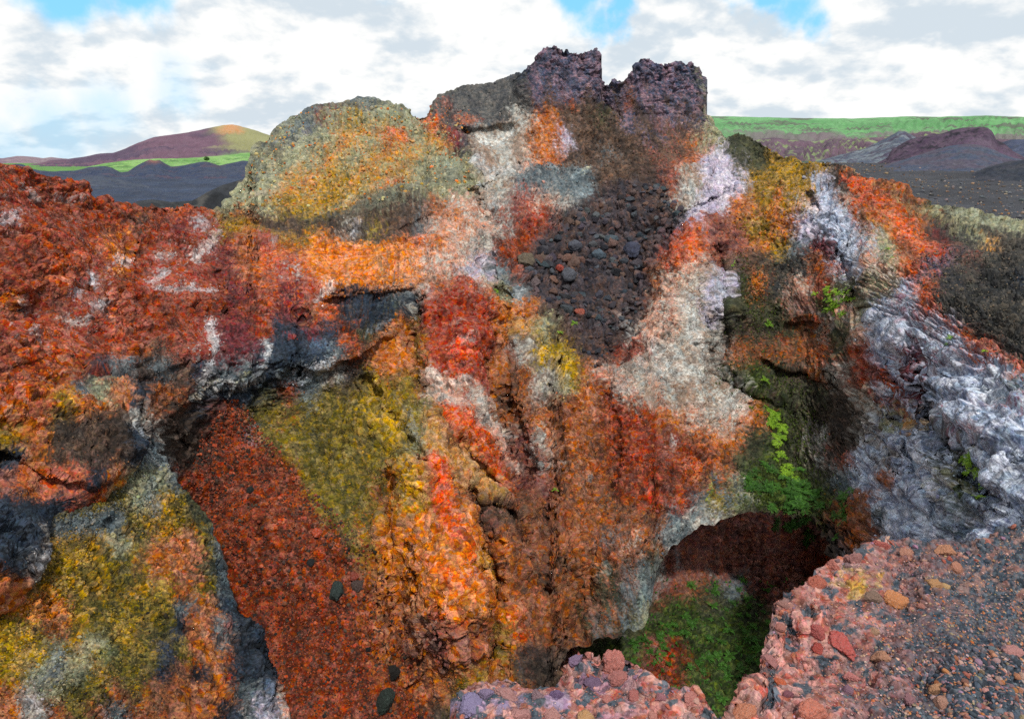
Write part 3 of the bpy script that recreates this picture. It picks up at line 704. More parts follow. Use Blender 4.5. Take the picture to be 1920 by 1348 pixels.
CRACKS = [
    ([(940, 560), (945, 650), (935, 740), (960, 800), (990, 900)], 30, 1.0), ([(785, 560), (780, 640), (790, 720)], 24, .8), ([(880, 930), (905, 1010), (925, 1100), (925, 1200), (920, 1300)], 30, 1.0), ([(735, 900), (735, 1000), (745, 1100), (760, 1250)], 28, .8),
    ([(825, 785), (880, 855), (955, 935)], 14, .4), ([(1345, 480), (1350, 600), (1345, 700), (1400, 760)], 28, 1.0), ([(1215, 520), (1190, 600), (1160, 680), (1140, 740)], 30, .8), ([(880, 250), (872, 330), (900, 400), (915, 480), (925, 540)], 18, .7), ([(1375, 350), (1300, 410), (1240, 450)], 16, .6),
    ([(1600, 560), (1680, 700), (1760, 800), (1850, 930)], 22, .6), ([(1640, 720), (1700, 830), (1760, 960)], 20, .5), ([(1050, 760), (1045, 860), (1020, 960), (1000, 1100)], 34, .4), ([(1140, 760), (1150, 900), (1120, 1040), (1080, 1180)], 34, .4), ([(690, 720), (740, 790), (790, 860)], 18, .5),
    ([(1515, 362), (1535, 395), (1545, 430), (1570, 470), (1590, 515), (1602, 550)], 6, .7),
    ([(1580, 375), (1586, 420), (1590, 460)], 4, .4), ([(1240, 440), (1290, 395), (1330, 375), (1380, 355)], 4, .35),
    ([(860, 345), (895, 360), (940, 330), (975, 318)], 4, .5), ([(905, 330), (900, 375), (885, 388)], 3, .4), ([(870, 240), (880, 290), (905, 330)], 5, .4),
    ([(412, 510), (418, 560), (425, 600), (412, 620)], 4, .35), ([(160, 520), (165, 570), (175, 610)], 4, .3), ([(245, 455), (243, 500), (240, 540)], 4, .25),
    ([(262, 715), (268, 780), (272, 830)], 7, .5), ([(330, 760), (322, 800), (350, 840)], 6, .4), ([(565, 590), (555, 640), (560, 700)], 6, .5), ([(540, 640), (550, 700)], 4, .4),
    ([(820, 1140), (822, 1190), (835, 1250)], 5, .4), ([(760, 1020), (765, 1080), (780, 1150)], 6, .3), ([(905, 1140), (912, 1180), (905, 1240)], 5, .35),
    ([(1330, 600), (1338, 660), (1335, 720)], 6, .5), ([(1250, 720), (1290, 690), (1310, 670)], 4, .3), ([(1700, 590), (1712, 650), (1720, 740)], 7, .5),
    ([(920, 480), (925, 560), (980, 600)], 5, .35), ([(930, 740), (945, 790), (960, 840)], 7, .4), 
    ([(1760, 820), (1800, 880), (1850, 940)], 7, .4), ([(1630, 800), (1660, 860), (1720, 920)], 7, .4), ([(1700, 690), (1780, 710), (1860, 740)], 5, .3), ([(1680, 760), (1740, 830), (1810, 890)], 6, .35),
]
ZONES = [
    ('R', [(-80, 290), (60, 310), (150, 350), (190, 380), (330, 386), (405, 396), (430, 480), (430, 610), (330, 660), (200, 690), (80, 760), (-80, 780)], .55, 14),
    ('d', [(1005, 150), (1120, 150), (1190, 150), (1320, 190), (1312, 270), (1270, 310), (1205, 360), (1200, 400), (1090, 420), (1085, 380), (1110, 330), (1070, 300), (1045, 215)], .62, 12),
    ('P', [(990, 90), (1330, 90), (1330, 200), (1250, 230), (1180, 210), (1100, 190), (1000, 200)], .60, 12),
    ('c', [(1120, 350), (1200, 350), (1290, 405), (1262, 450), (1226, 500), (1216, 560), (1195, 605), (1160, 645), (1130, 695), (1090, 650), (1045, 605), (1000, 560), (985, 500), (990, 465), (1040, 440), (1075, 390)], .80, 9),
    ('W', [(868, 245), (905, 236), (978, 232), (985, 300), (968, 325), (940, 350), (905, 388), (895, 350), (875, 300)], .72, 6),
    ('s', [(985, 322), (1050, 312), (1100, 318), (1110, 345), (1100, 378), (1060, 385), (1020, 372), (978, 340)], .70, 7),
    ('o', [(1005, 205), (1045, 208), (1062, 268), (1040, 300), (1002, 290), (996, 240)], .6, 9),
    ('u', [(912, 388), (980, 368), (1060, 390), (1040, 432), (965, 455), (930, 440)], .6, 10), ('e', [(955, 440), (985, 415), (1030, 400), (1030, 430), (985, 470), (945, 480)], .7, 8),
    ('a', [(806, 214), (826, 180), (860, 166), (960, 152), (985, 140), (990, 205), (940, 214), (860, 218)], .75, 7),
    ('g', [(415, 396), (470, 330), (500, 260), (600, 200), (700, 184), (770, 212), (740, 232), (640, 232), (560, 300), (500, 362), (440, 398)], .6, 9),
    ('z', [(560, 305), (640, 240), (740, 240), (830, 290), (770, 335), (650, 380), (540, 400), (480, 392), (520, 352)], .42, 12),
    ('g', [(798, 288), (840, 284), (878, 345), (790, 378), (690, 398), (640, 402), (760, 345)], .75, 9),
    ('d', [(425, 402), (540, 412), (640, 402), (790, 372), (810, 410), (720, 450), (620, 440), (480, 428)], .6, 9),
    ('Y', [(425, 416), (480, 424), (560, 440), (590, 455), (520, 452), (440, 432)], .6, 8),
    ('O', [(585, 452), (650, 446), (720, 455), (790, 470), (800, 530), (740, 545), (640, 540), (570, 500)], .68, 12),
    ('S', [(430, 440), (560, 460), (570, 520), (600, 550), (560, 580), (460, 560), (430, 500)], .5, 14),
    ('p', [(790, 420), (880, 380), (910, 420), (915, 500), (870, 500), (800, 530), (780, 480)], .5, 14),
    ('b', [(625, 548), (700, 545), (780, 560), (770, 600), (700, 620), (640, 600)], .6, 8), ('b', [(505, 640), (545, 630), (610, 635), (620, 680), (570, 705), (510, 700)], .6, 8),
    ('f', [(798, 545), (870, 536), (918, 560), (930, 640), (925, 710), (905, 740), (870, 705), (820, 695), (790, 620)], .78, 8),
    ('o', [(918, 555), (945, 600), (952, 690), (930, 760), (915, 740), (930, 650)], .75, 7),
    ('o', [(690, 655), (730, 618), (775, 610), (785, 680), (750, 722), (700, 705)], .75, 10),
    ('G', [(450, 775), (520, 745), (600, 745), (700, 715), (770, 700), (800, 790), (792, 850), (742, 880), (735, 980), (742, 1085), (705, 1105), (640, 1025), (560, 905), (485, 835)], .66, 16),
    ('y', [(688, 715), (728, 720), (748, 770), (752, 830), (722, 840), (692, 800)], .62, 10), ('Y', [(600, 790), (690, 800), (730, 860), (680, 900), (600, 870)], .4, 14),
    ('b', [(415, 745), (470, 722), (560, 702), (690, 668), (700, 705), (620, 735), (540, 752), (450, 768)], .42, 12),
    ('k', [(300, 780), (340, 770), (400, 740), (405, 790), (390, 885), (335, 885), (300, 850)], .6, 9),
    ('e', [(402, 760), (445, 775), (485, 838), (560, 908), (640, 1028), (702, 1104), (742, 1200), (770, 1348), (500, 1400), (480, 1200), (410, 1080), (390, 960), (325, 902), (392, 882)], .84, 16),
    ('p', [(800, 692), (860, 712), (908, 745), (945, 825), (985, 882), (965, 892), (920, 812), (880, 782), (828, 762), (808, 730)], .72, 8),
    ('F', [(822, 768), (862, 766), (912, 802), (950, 882), (964, 940), (930, 908), (880, 842)], .68, 7),
    ('t', [(795, 792), (850, 832), (905, 872), (952, 938), (905, 935), (850, 890), (812, 835)], .8, 7),
    ('o', [(745, 862), (860, 862), (965, 1000), (1010, 1150), (985, 1310), (715, 1310), (672, 1100), (712, 960)], .58, 20), ('Y', [(740, 700), (800, 720), (805, 850), (770, 860), (745, 800)], .45, 12),
    ('O', [(722, 985), (800, 940), (852, 985), (905, 1080), (912, 1150), (880, 1180), (780, 1150), (706, 1075)], .80, 14),
    ('y', [(750, 872), (775, 858), (795, 880), (802, 955), (765, 965), (748, 920)], .7, 7), ('F', [(800, 852), (834, 858), (862, 960), (902, 1060), (872, 1100), (832, 1005), (808, 930)], .6, 9),
    ('u', [(762, 1135), (830, 1150), (908, 1155), (908, 1240), (832, 1262), (772, 1205)], .6, 10), ('S', [(800, 1130), (880, 1140), (895, 1190), (830, 1195)], .5, 12),
    ('Y', [(868, 1010), (900, 1030), (935, 1085), (952, 1200), (935, 1310), (850, 1300), (918, 1245), (918, 1105)], .62, 9),
    ('B', [(1000, 745), (1120, 740), (1142, 880), (1192, 962), (1204, 1050), (1150, 1200), (1000, 1245), (955, 1100), (1008, 950), (1050, 850)], .62, 14),
    ('u', [(955, 785), (1035, 850), (1042, 950), (990, 955), (940, 860)], .55, 10), ('d', [(880, 930), (945, 945), (985, 960), (980, 1000), (910, 985)], .7, 8), ('k', [(960, 1200), (1040, 1210), (1050, 1290), (960, 1290)], .6, 9),
    ('e', [(1132, 745), (1182, 736), (1242, 792), (1292, 832), (1332, 870), (1322, 922), (1262, 982), (1192, 962), (1142, 880)], .62, 10),
    ('W', [(1262, 540), (1328, 492), (1342, 600), (1336, 692), (1312, 752), (1275, 780), (1178, 740), (1190, 692), (1230, 640)], .62, 10),
    ('S', [(1240, 480), (1290, 432), (1322, 425), (1312, 490), (1262, 500)], .8, 6), ('p', [(1222, 545), (1262, 502), (1276, 600), (1240, 642), (1202, 692), (1212, 640)], .7, 7),
    ('s', [(1180, 1060), (1225, 1060), (1225, 1130), (1190, 1180), (1120, 1200), (1110, 1150), (1150, 1100)], .55, 10), ('h', [(1100, 1060), (1180, 1050), (1190, 1100), (1130, 1160), (1090, 1190), (1060, 1150)], .5, 10),
    ('l', [(1305, 375), (1358, 285), (1400, 298), (1412, 340), (1352, 382), (1290, 412)], .72, 7), ('Y', [(1382, 300), (1460, 292), (1555, 308), (1520, 402), (1440, 402), (1400, 372)], .62, 9), ('h', [(1362, 258), (1392, 254), (1452, 285), (1440, 325), (1385, 318)], .75, 7),
    ('L', [(1522, 335), (1552, 335), (1622, 480), (1606, 535), (1580, 470)], .72, 6), ('S', [(1586, 322), (1742, 410), (1792, 482), (1702, 482), (1622, 400)], .6, 8), ('p', [(1600, 400), (1690, 470), (1702, 560), (1642, 602), (1602, 520)], .5, 10),
    ('n', [(1792, 482), (1960, 560), (1960, 720), (1830, 632), (1760, 580), (1752, 530)], .82, 8), ('n', [(1740, 400), (1815, 415), (1960, 432), (1960, 560), (1800, 490), (1740, 440)], .7, 9), ('g', [(1750, 386), (1815, 400), (1960, 414), (1960, 436), (1815, 416), (1740, 398)], .7, 4),
    ('h', [(1345, 500), (1440, 480), (1500, 560), (1600, 620), (1600, 700), (1480, 720), (1390, 700), (1345, 620)], .45, 14),
    ('L', [(1645, 600), (1712, 572), (1960, 740), (1960, 1030), (1640, 1030), (1662, 900), (1602, 840), (1642, 740)], .52, 12),
    ('k', [(1440, 705), (1560, 705), (1640, 800), (1600, 890), (1490, 890), (1440, 800)], .5, 12), ('v', [(1400, 860), (1500, 895), (1580, 960), (1500, 975), (1400, 965), (1350, 955)], .6, 10), ('s', [(1330, 890), (1400, 900), (1400, 950), (1310, 985), (1290, 960)], .5, 9),
]
ST = [
    # left wall: pale salt flecks and rims
    ('cfcfd2', 10, [(395, 605), (402, 650), (392, 690), (376, 720)], .9), ('cfd0d0', 9, [(372, 745), (398, 722), (425, 712)], .9), ('c8ccd0', 8, [(430, 722), (470, 716), (492, 690), (505, 655), (492, 640)], .85),
    ('c3c8d0', 9, [(560, 706), (590, 690), (622, 672)], .9), ('6f88a6', 20, [(590, 655), (600, 650)], .6), ('1d2b3d', 24, [(575, 680), (590, 668)], .8), ('a63a34', 9, [(543, 635)], .9),
    ('d3d4d6', 14, [(282, 528), (300, 520), (306, 510)], .9), ('cfd2d6', 9, [(290, 548), (340, 540), (400, 545)], .8), ('d4d6d6', 14, [(370, 470), (395, 452), (404, 440)], .9), ('cacdd4', 12, [(365, 412), (380, 424)], .8),
    ('ccd2dc', 12, [(168, 520), (172, 540)], .9), ('ccd2d8', 10, [(165, 585), (195, 572)], .85), ('c6ccd8', 14, [(8, 412), (32, 405)], .9), ('c8ccd4', 8, [(218, 480), (240, 482)], .85), ('c9cdd6', 12, [(135, 15 + 540), (128, 560)], .7),
    ('dadada', 11, [(612, 540), (622, 530)], .9), ('dcdad8', 10, [(595, 555), (604, 548)], .8), ('c6702a', 8, [(228, 500)], .9), ('c05a26', 7, [(415, 520), (416, 545)], .8),
    ('d8941e', 10, [(120, 745), (108, 785)], .85), ('d69a28', 12, [(25, 810), (45, 818)], .7), ('c5a64c', 6, [(268, 860), (252, 882), (240, 892)], .95), ('d6a452', 8, [(226, 908), (208, 918)], .95), ('d29a62', 9, [(214, 915), (198, 925)], .8),
    ('b4bcc6', 7, [(258, 790), (268, 825), (275, 850)], .9), ('aab6c4', 9, [(275, 850), (285, 830)], .8), ('c8bda8', 8, [(143, 990), (128, 1012)], .9), ('b3bccb', 8, [(100, 1028), (70, 1042), (56, 1056)], .9), ('b5a8a0', 9, [(35, 1130), (60, 1115)], .8),
    ('cb6a44', 22, [(55, 885), (150, 892)], .85), ('cc4a2a', 14, [(150, 955), (172, 962)], .85), ('1b2836', 26, [(60, 930), (100, 960)], .7),
    ('c8bca0', 6, [(370, 742), (390, 722), (402, 712)], .8), ('a4a06c', 5, [(440, 712), (470, 700)], .7),
    # dome
    ('4a5574', 12, [(575, 250), (590, 232)], .6), ('4c5068', 7, [(620, 215), (650, 205), (690, 203)], .7), ('8d4a3c', 8, [(598, 225), (602, 212)], .8), ('b6552c', 12, [(650, 270)], .6), ('bb8a2e', 20, [(560, 370), (600, 352), (620, 330)], .75),
    ('b98a34', 10, [(700, 262), (725, 225)], .6), ('8f9a8a', 22, [(810, 290), (840, 310)], .8), ('8b8c72', 14, [(720, 330), (800, 312), (850, 330)], .6), ('c5652c', 9, [(690, 255), (715, 250)], .7), ('c36a34', 10, [(835, 275), (850, 255)], .6),
    ('5d6460', 12, [(640, 400), (720, 375), (800, 345), (860, 330)], .7), ('50443a', 16, [(540, 425), (620, 405), (700, 390)], .7), ('a57c34', 8, [(420, 415), (470, 430), (540, 440)], .7), ('8f5a3a', 9, [(430, 440), (470, 445)], .6),
    ('bca02e', 6, [(688, 430), (710, 415)], .7), ('c9c9d2', 6, [(660, 430), (668, 415)], .7),
    ('5a6268', 7, [(486, 285), (520, 242), (560, 217), (610, 202), (680, 192), (730, 197), (756, 212)], .7), ('4e565e', 8, [(470, 330), (480, 310), (500, 275)], .7), ('6d6a70', 7, [(500, 330), (540, 280), (580, 245)], .6), ('a8a488', 5, [(470, 380), (520, 340), (570, 300)], .6),
    ('8f957c', 7, [(640, 212), (560, 288), (500, 340), (440, 386)], .75), ('b58832', 8, [(705, 222), (640, 290), (575, 362), (540, 385)], .8), ('c2682e', 5, [(680, 250), (620, 300), (560, 345), (500, 385)], .75), ('8f957c', 8, [(835, 285), (760, 328), (690, 358), (600, 392)], .8), ('4a5464', 8, [(600, 213), (560, 238), (505, 295), (480, 338)], .8),
    ('c07838', 7, [(760, 250), (720, 290), (660, 345)], .7), ('9a9a80', 6, [(590, 250), (545, 300), (480, 360)], .7), ('bd9030', 6, [(760, 320), (700, 345), (640, 372)], .7), ('62665c', 6, [(860, 312), (800, 347), (720, 377), (640, 401), (560, 412)], .8), ('463b34', 8, [(430, 402), (520, 418), (600, 414), (680, 398), (760, 374)], .85), ('3e3834', 7, [(600, 428), (680, 418), (760, 396)], .8), ('3d3f44', 8, [(640, 442), (720, 440), (800, 402)], .6), ('c0a890', 5, [(450, 385), (500, 365), (540, 340)], .6),
    ('c8c4c0', 7, [(555, 500), (560, 515)], .9), ('c6c2be', 6, [(640, 472), (650, 478), (655, 474)], .8), ('c4c0be', 6, [(300, 470), (312, 482), (325, 478)], .8), ('c8c4c4', 6, [(330, 545), (352, 552)], .8), ('cbc7c5', 7, [(355, 488), (375, 492)], .8), ('c5c1c0', 6, [(40, 345), (60, 360), (70, 372)], .8), ('c0bdbd', 5, [(110, 365), (160, 375)], .7), ('c8c4c2', 6, [(28, 570), (50, 582)], .8), ('c9c3c0', 8, [(100, 600), (130, 610), (160, 606)], .7), ('c5bfbd', 6, [(55, 620), (70, 640)], .7),
    ('243040', 12, [(640, 560), (700, 566)], .7), ('2a333c', 10, [(700, 590), (730, 570)], .6), ('27303a', 9, [(520, 660), (545, 690)], .8), ('8e9aa4', 5, [(690, 622), (715, 610), (730, 600)], .7), ('b06038', 10, [(640, 640), (655, 625)], .7), ('b07048', 5, [(620, 690), (650, 672), (672, 660)], .8), ('b5c0c0', 8, [(578, 740), (585, 770)], .45), ('a0482c', 8, [(545, 735), (540, 760)], .7),
    # pale wall under the plateau
    ('dfe3e0', 16, [(905, 260), (935, 270), (950, 250)], .85), ('d4dade', 12, [(890, 305), (905, 320)], .85), ('cfd6da', 10, [(915, 330), (950, 325), (965, 320)], .85), ('c9d2d6', 9, [(900, 345), (912, 350)], .9), ('c5c8c8', 9, [(925, 375), (935, 385)], .7), ('35414e', 10, [(868, 265), (872, 285)], .8),
    ('c2653c', 9, [(855, 222), (880, 226), (900, 224)], .7), ('b85232', 10, [(835, 190), (842, 200)], .6), ('c07048', 9, [(1020, 215), (1035, 220)], .7), ('c27850', 10, [(1000, 270), (1040, 282)], .6), ('c2643c', 6, [(1072, 190), (1078, 210)], .8),
    ('8fa3ac', 12, [(1080, 330), (1100, 320)], .7), ('c2c29a', 4, [(1092, 325), (1102, 318)], .8), ('8ea2aa', 10, [(1095, 368), (1102, 352)], .6), ('a84030', 14, [(990, 420), (1010, 405)], .7),
    ('b4573e', 8, [(1270, 300), (1255, 315)], .6), ('b8684a', 8, [(1265, 330), (1300, 300), (1340, 272)], .75), ('c9cfce', 16, [(1280, 350), (1300, 370)], .7),
    # orange band, red rib
    ('e06a1c', 18, [(600, 460), (640, 470), (690, 468)], .7), ('e36f1e', 24, [(620, 495), (690, 510)], .6), ('9c8468', 6, [(650, 500), (652, 525)], .9), ('9c8468', 5, [(708, 480), (716, 520)], .9), ('a88c74', 4, [(725, 480), (730, 500)], .7),
    ('cfa48c', 10, [(850, 540), (815, 550)], .4), ('c8543e', 8, [(800, 545), (850, 540)], .5), ('8a94a8', 12, [(855, 510), (895, 500)], .8), ('3f4c60', 7, [(862, 505), (890, 498)], .6), ('cdc7bb', 8, [(790, 555), (800, 540)], .7),
    ('d6c0b8', 6, [(840, 605), (870, 600)], .5), ('d8c6be', 6, [(845, 640), (880, 632)], .6), ('ef4e12', 20, [(860, 650), (875, 668)], .8), ('ea4a14', 14, [(848, 690), (858, 700)], .7), ('d5c9bf', 10, [(815, 700), (825, 720)], .7), ('d4d0c8', 10, [(850, 722), (880, 712)], .8), ('d4c9c4', 12, [(840, 745), (870, 760)], .6), ('c9cac4', 9, [(890, 745), (905, 770), (925, 800)], .8),
    ('d98a3e', 14, [(735, 630), (745, 650)], .7), ('cfa08a', 9, [(728, 625)], .6), ('d87a3a', 10, [(705, 670), (740, 690)], .5), ('c8a02c', 12, [(725, 740), (735, 770), (742, 800)], .7), ('8c9292', 6, [(750, 755), (770, 790), (790, 830)], .6),
    ('e85416', 14, [(845, 770), (880, 795), (900, 815)], .85), ('c94a20', 8, [(905, 850), (940, 895)], .85), ('ba9055', 9, [(845, 855), (880, 890), (935, 935)], .95), ('b88a52', 5, [(850, 815), (880, 840), (905, 860)], .8), ('a8642e', 7, [(860, 840), (900, 880)], .6),
    ('e5a01a', 15, [(765, 870), (772, 900), (785, 935)], .9), ('ded2c6', 6, [(765, 935)], .8), ('f0521a', 16, [(815, 860), (825, 900), (832, 960), (845, 1020)], .85), ('e8713a', 18, [(790, 970), (810, 1000)], .5), ('f05c18', 22, [(800, 1050), (830, 1080), (860, 1100)], .6),
    ('a35a4a', 12, [(880, 1070), (895, 1100), (905, 1140)], .7), ('d69026', 10, [(890, 1040), (905, 1060)], .8), ('d98e22', 9, [(905, 1075), (930, 1110)], .6), ('e66a30', 12, [(950, 1150), (970, 1160)], .8), ('de5c2c', 11, [(965, 1185), (985, 1190)], .8),
    ('9a8078', 9, [(770, 1120), (790, 1170)], .6), ('8a8480', 8, [(800, 1170), (820, 1210)], .7), ('9a8c8c', 6, [(825, 1225), (835, 1250)], .7), ('c79a2a', 9, [(900, 1265), (905, 1275)], .7), ('2b2623', 14, [(735, 1250), (740, 1280)], .6),
    ('2a2422', 16, [(890, 940), (930, 950)], .8), ('232428', 16, [(990, 1225), (1030, 1240)], .8),
    # grey-white buttress, face beside it
    ('c2553c', 16, [(1275, 470), (1290, 450)], .8), ('bd5238', 10, [(1258, 490), (1250, 500)], .7), ('dde2e0', 20, [(1285, 560), (1300, 590)], .8), ('d8dddc', 22, [(1300, 625), (1310, 660)], .8), ('d9dcd8', 22, [(1230, 650), (1260, 670)], .8), ('a8b8c8', 6, [(1335, 500), (1338, 580)], .7), ('b07060', 8, [(1258, 560), (1262, 600)], .6),
    ('c9ccc8', 20, [(1210, 690), (1260, 705), (1310, 700)], .7), ('d0d2cc', 14, [(1350, 755), (1385, 770)], .8), ('c6c9c4', 10, [(1160, 735), (1200, 740)], .6), ('9c4a34', 7, [(1150, 700), (1160, 640)], .6), ('b4b4b4', 8, [(1165, 590), (1180, 620)], .7), ('c4663c', 9, [(1240, 745)], .8),
    ('b49a34', 9, [(1050, 650), (1070, 690)], .7), ('a8863a', 7, [(1080, 690), (1100, 715)], .7), ('b98448', 14, [(968, 600), (975, 620)], .7), ('b3b49c', 10, [(1060, 715)], .6), ('98906a', 9, [(1065, 725)], .7), ('9ca6ac', 9, [(975, 540), (970, 560)], .8), ('8b9aa2', 9, [(1018, 620)], .7),
    ('a0402a', 26, [(1170, 780), (1220, 830)], .45), ('cc4a24', 14, [(1220, 930), (1230, 950)], .75), ('b7442a', 14, [(1180, 860), (1210, 850)], .6), ('cf5a28', 9, [(1290, 880), (1310, 895)], .7), ('d0752e', 8, [(1235, 800), (1242, 815)], .6), ('c08878', 6, [(1112, 760), (1118, 790)], .6), ('8c9698', 8, [(1105, 895)], .7), ('c28a74', 9, [(1165, 1015)], .8), ('c2654a', 9, [(1150, 1040)], .7),
    ('97a3a2', 9, [(1262, 1005), (1290, 980), (1300, 960)], .7), ('9cb0aa', 7, [(1200, 1080), (1208, 1105), (1198, 1140)], .7), ('8fa09a', 8, [(1140, 1060), (1130, 1080)], .6), ('b07648', 16, [(1050, 1105), (1070, 1120)], .5),
    ('2c211e', 9, [(985, 600), (990, 520)], .5), ('c2c0bc', 7, [(1260, 820), (1262, 845)], .7), ('b7aaa0', 5, [(1060, 860), (1045, 880)], .7),
    # right-hand wall
    ('b5c2da', 11, [(1530, 345), (1545, 385), (1562, 430), (1585, 475)], .85), ('c2cee0', 13, [(1590, 445), (1600, 480), (1608, 500)], .9), ('a8b4c4', 5, [(1582, 382), (1590, 400)], .9), ('c9b8ac', 9, [(1510, 380), (1530, 400)], .8), ('2b2622', 5, [(1518, 362), (1540, 410), (1572, 470), (1590, 515)], .8),
    ('d9552a', 11, [(1588, 335), (1605, 350), (1612, 345)], .85), ('d0522e', 11, [(1620, 370), (1655, 390)], .8), ('dd5a26', 13, [(1670, 395), (1700, 408), (1710, 400)], .9), ('e0602a', 8, [(1705, 428), (1730, 416)], .9), ('cc4e2a', 14, [(1745, 470), (1775, 475)], .8), ('7a3230', 12, [(1760, 430), (1800, 455)], .7), ('6e3430', 10, [(1710, 490), (1740, 480)], .7),
    ('c65a38', 10, [(1710, 500), (1712, 540), (1735, 560)], .8), ('c95c36', 10, [(1735, 560), (1770, 595), (1800, 620)], .85), ('c46a48', 9, [(1800, 620), (1850, 655), (1890, 690), (1930, 710)], .85), ('d2764a', 12, [(1790, 605), (1810, 620)], .8),
    ('8a8560', 6, [(1640, 350), (1700, 380), (1750, 405), (1800, 425)], .6), ('909a88', 5, [(1770, 400), (1850, 414), (1930, 424)], .8), ('5a5a50', 14, [(1800, 455), (1860, 490)], .6), ('b08f52', 6, [(1670, 365), (1690, 375)], .6),
    ('c4663e', 12, [(1535, 500), (1580, 505)], .7), ('b86a4e', 10, [(1515, 525), (1530, 530)], .7), ('9b8a86', 14, [(1490, 575), (1530, 590), (1560, 605)], .6), ('be5230', 6, [(1520, 605), (1530, 603)], .8), ('b24a2e', 9, [(1460, 625), (1472, 638)], .7), ('b8643a', 12, [(1505, 660), (1540, 655)], .8), ('b25a38', 8, [(1550, 675), (1560, 685)], .7),
    ('95432e', 14, [(1640, 670), (1650, 700)], .7), ('8c3a2c', 9, [(1665, 710), (1645, 715)], .6), ('5a2f3c', 9, [(1700, 600), (1710, 640), (1712, 690), (1705, 720)], .8), ('93404e', 9, [(1700, 735), (1690, 745)], .8), ('231f26', 14, [(1730, 760), (1760, 775)], .8), ('c3b184', 8, [(1690, 765), (1715, 790), (1740, 800)], .7), ('c6d4e6', 12, [(1650, 730), (1670, 740)], .7),
    ('d2deea', 16, [(1830, 740), (1880, 750)], .8), ('ccd8e4', 14, [(1860, 700), (1900, 715)], .7), ('cbd7e4', 13, [(1720, 850), (1750, 880), (1775, 900)], .85), ('c6d2e0', 18, [(1860, 880), (1900, 900)], .7), ('bccbe0', 12, [(1852, 880), (1868, 900), (1880, 915)], .8), ('4c4a3a', 14, [(1790, 830), (1800, 870)], .75), ('2d3340', 7, [(1770, 790), (1830, 830), (1900, 845)], .7),
    ('8d5c5a', 8, [(1840, 760), (1900, 780)], .6), ('a45a50', 7, [(1840, 815), (1860, 825)], .7), ('b9c6d6', 14, [(1690, 960), (1740, 970), (1780, 960)], .7), ('3a342c', 9, [(1700, 920), (1720, 960)], .5), ('7c4a26', 10, [(1625, 930), (1632, 980), (1650, 1000)], .8), ('3b2a22', 9, [(1665, 850), (1672, 875)], .7),
    ('b9b49a', 12, [(1385, 915), (1395, 935)], .6), ('a8a69c', 8, [(1410, 945)], .6), ('8c9a3c', 4, [(1338, 895), (1322, 945)], .8), ('b07048', 12, [(1425, 790), (1440, 800)], .6),
]
print('building crater wall')
wall_depth = depth_field(WALL_DEPTH)
wall, WP, WU, WV = column_sheet('crater_wall', -260, 2190, 1.55, interp(CREST), lambda u: interp(ARCH)(u) + 9 * perlin2(u / 34, u * 0 + 3, 4) + 6 * perlin2(u / 13, u * 0 + 8, 5), 860, wall_depth, MAP_WALL, ST, 22, LEDGES, CRACKS, seed=10)
WALL = Finder(WP, WU, WV)

# ------------------------------------------------------------------ ochre slope in front of the gully, left
S_EDGE = interp([(780, 285), (822, 290), (850, 300), (880, 318), (900, 332), (930, 356), (960, 382), (985, 398), (1000, 402), (1030, 408), (1060, 416), (1085, 420), (1110, 432), (1140, 446), (1160, 470), (1180, 488), (1200, 494),
                 (1230, 506), (1260, 520), (1290, 534), (1320, 545), (1348, 550), (1450, 590), (1500, 610)])
slope_depth = depth_field([(285, 780, 15.6), (285, 830, 14.6), (240, 890, 13.2), (340, 920, 14.2), (170, 970, 11.9), (390, 1000, 13.7), (110, 1050, 10.7), (250, 1060, 11.7), (340, 1060, 12.2), (415, 1080, 13.1),
                           (20, 1120, 9.7), (-80, 1180, 9.1), (-280, 1200, 7.6), (120, 1150, 10.2), (200, 1200, 10.2), (350, 1200, 11.0), (440, 1140, 12.5), (500, 1220, 12.2), (400, 1280, 10.9), (545, 1348, 11.6), (300, 1348, 9.9), (0, 1348, 8.6), (150, 1348, 9.2),
                           (-280, 1450, 7), (100, 1480, 8.5), (590, 1450, 11), (300, 1480, 9.2)])
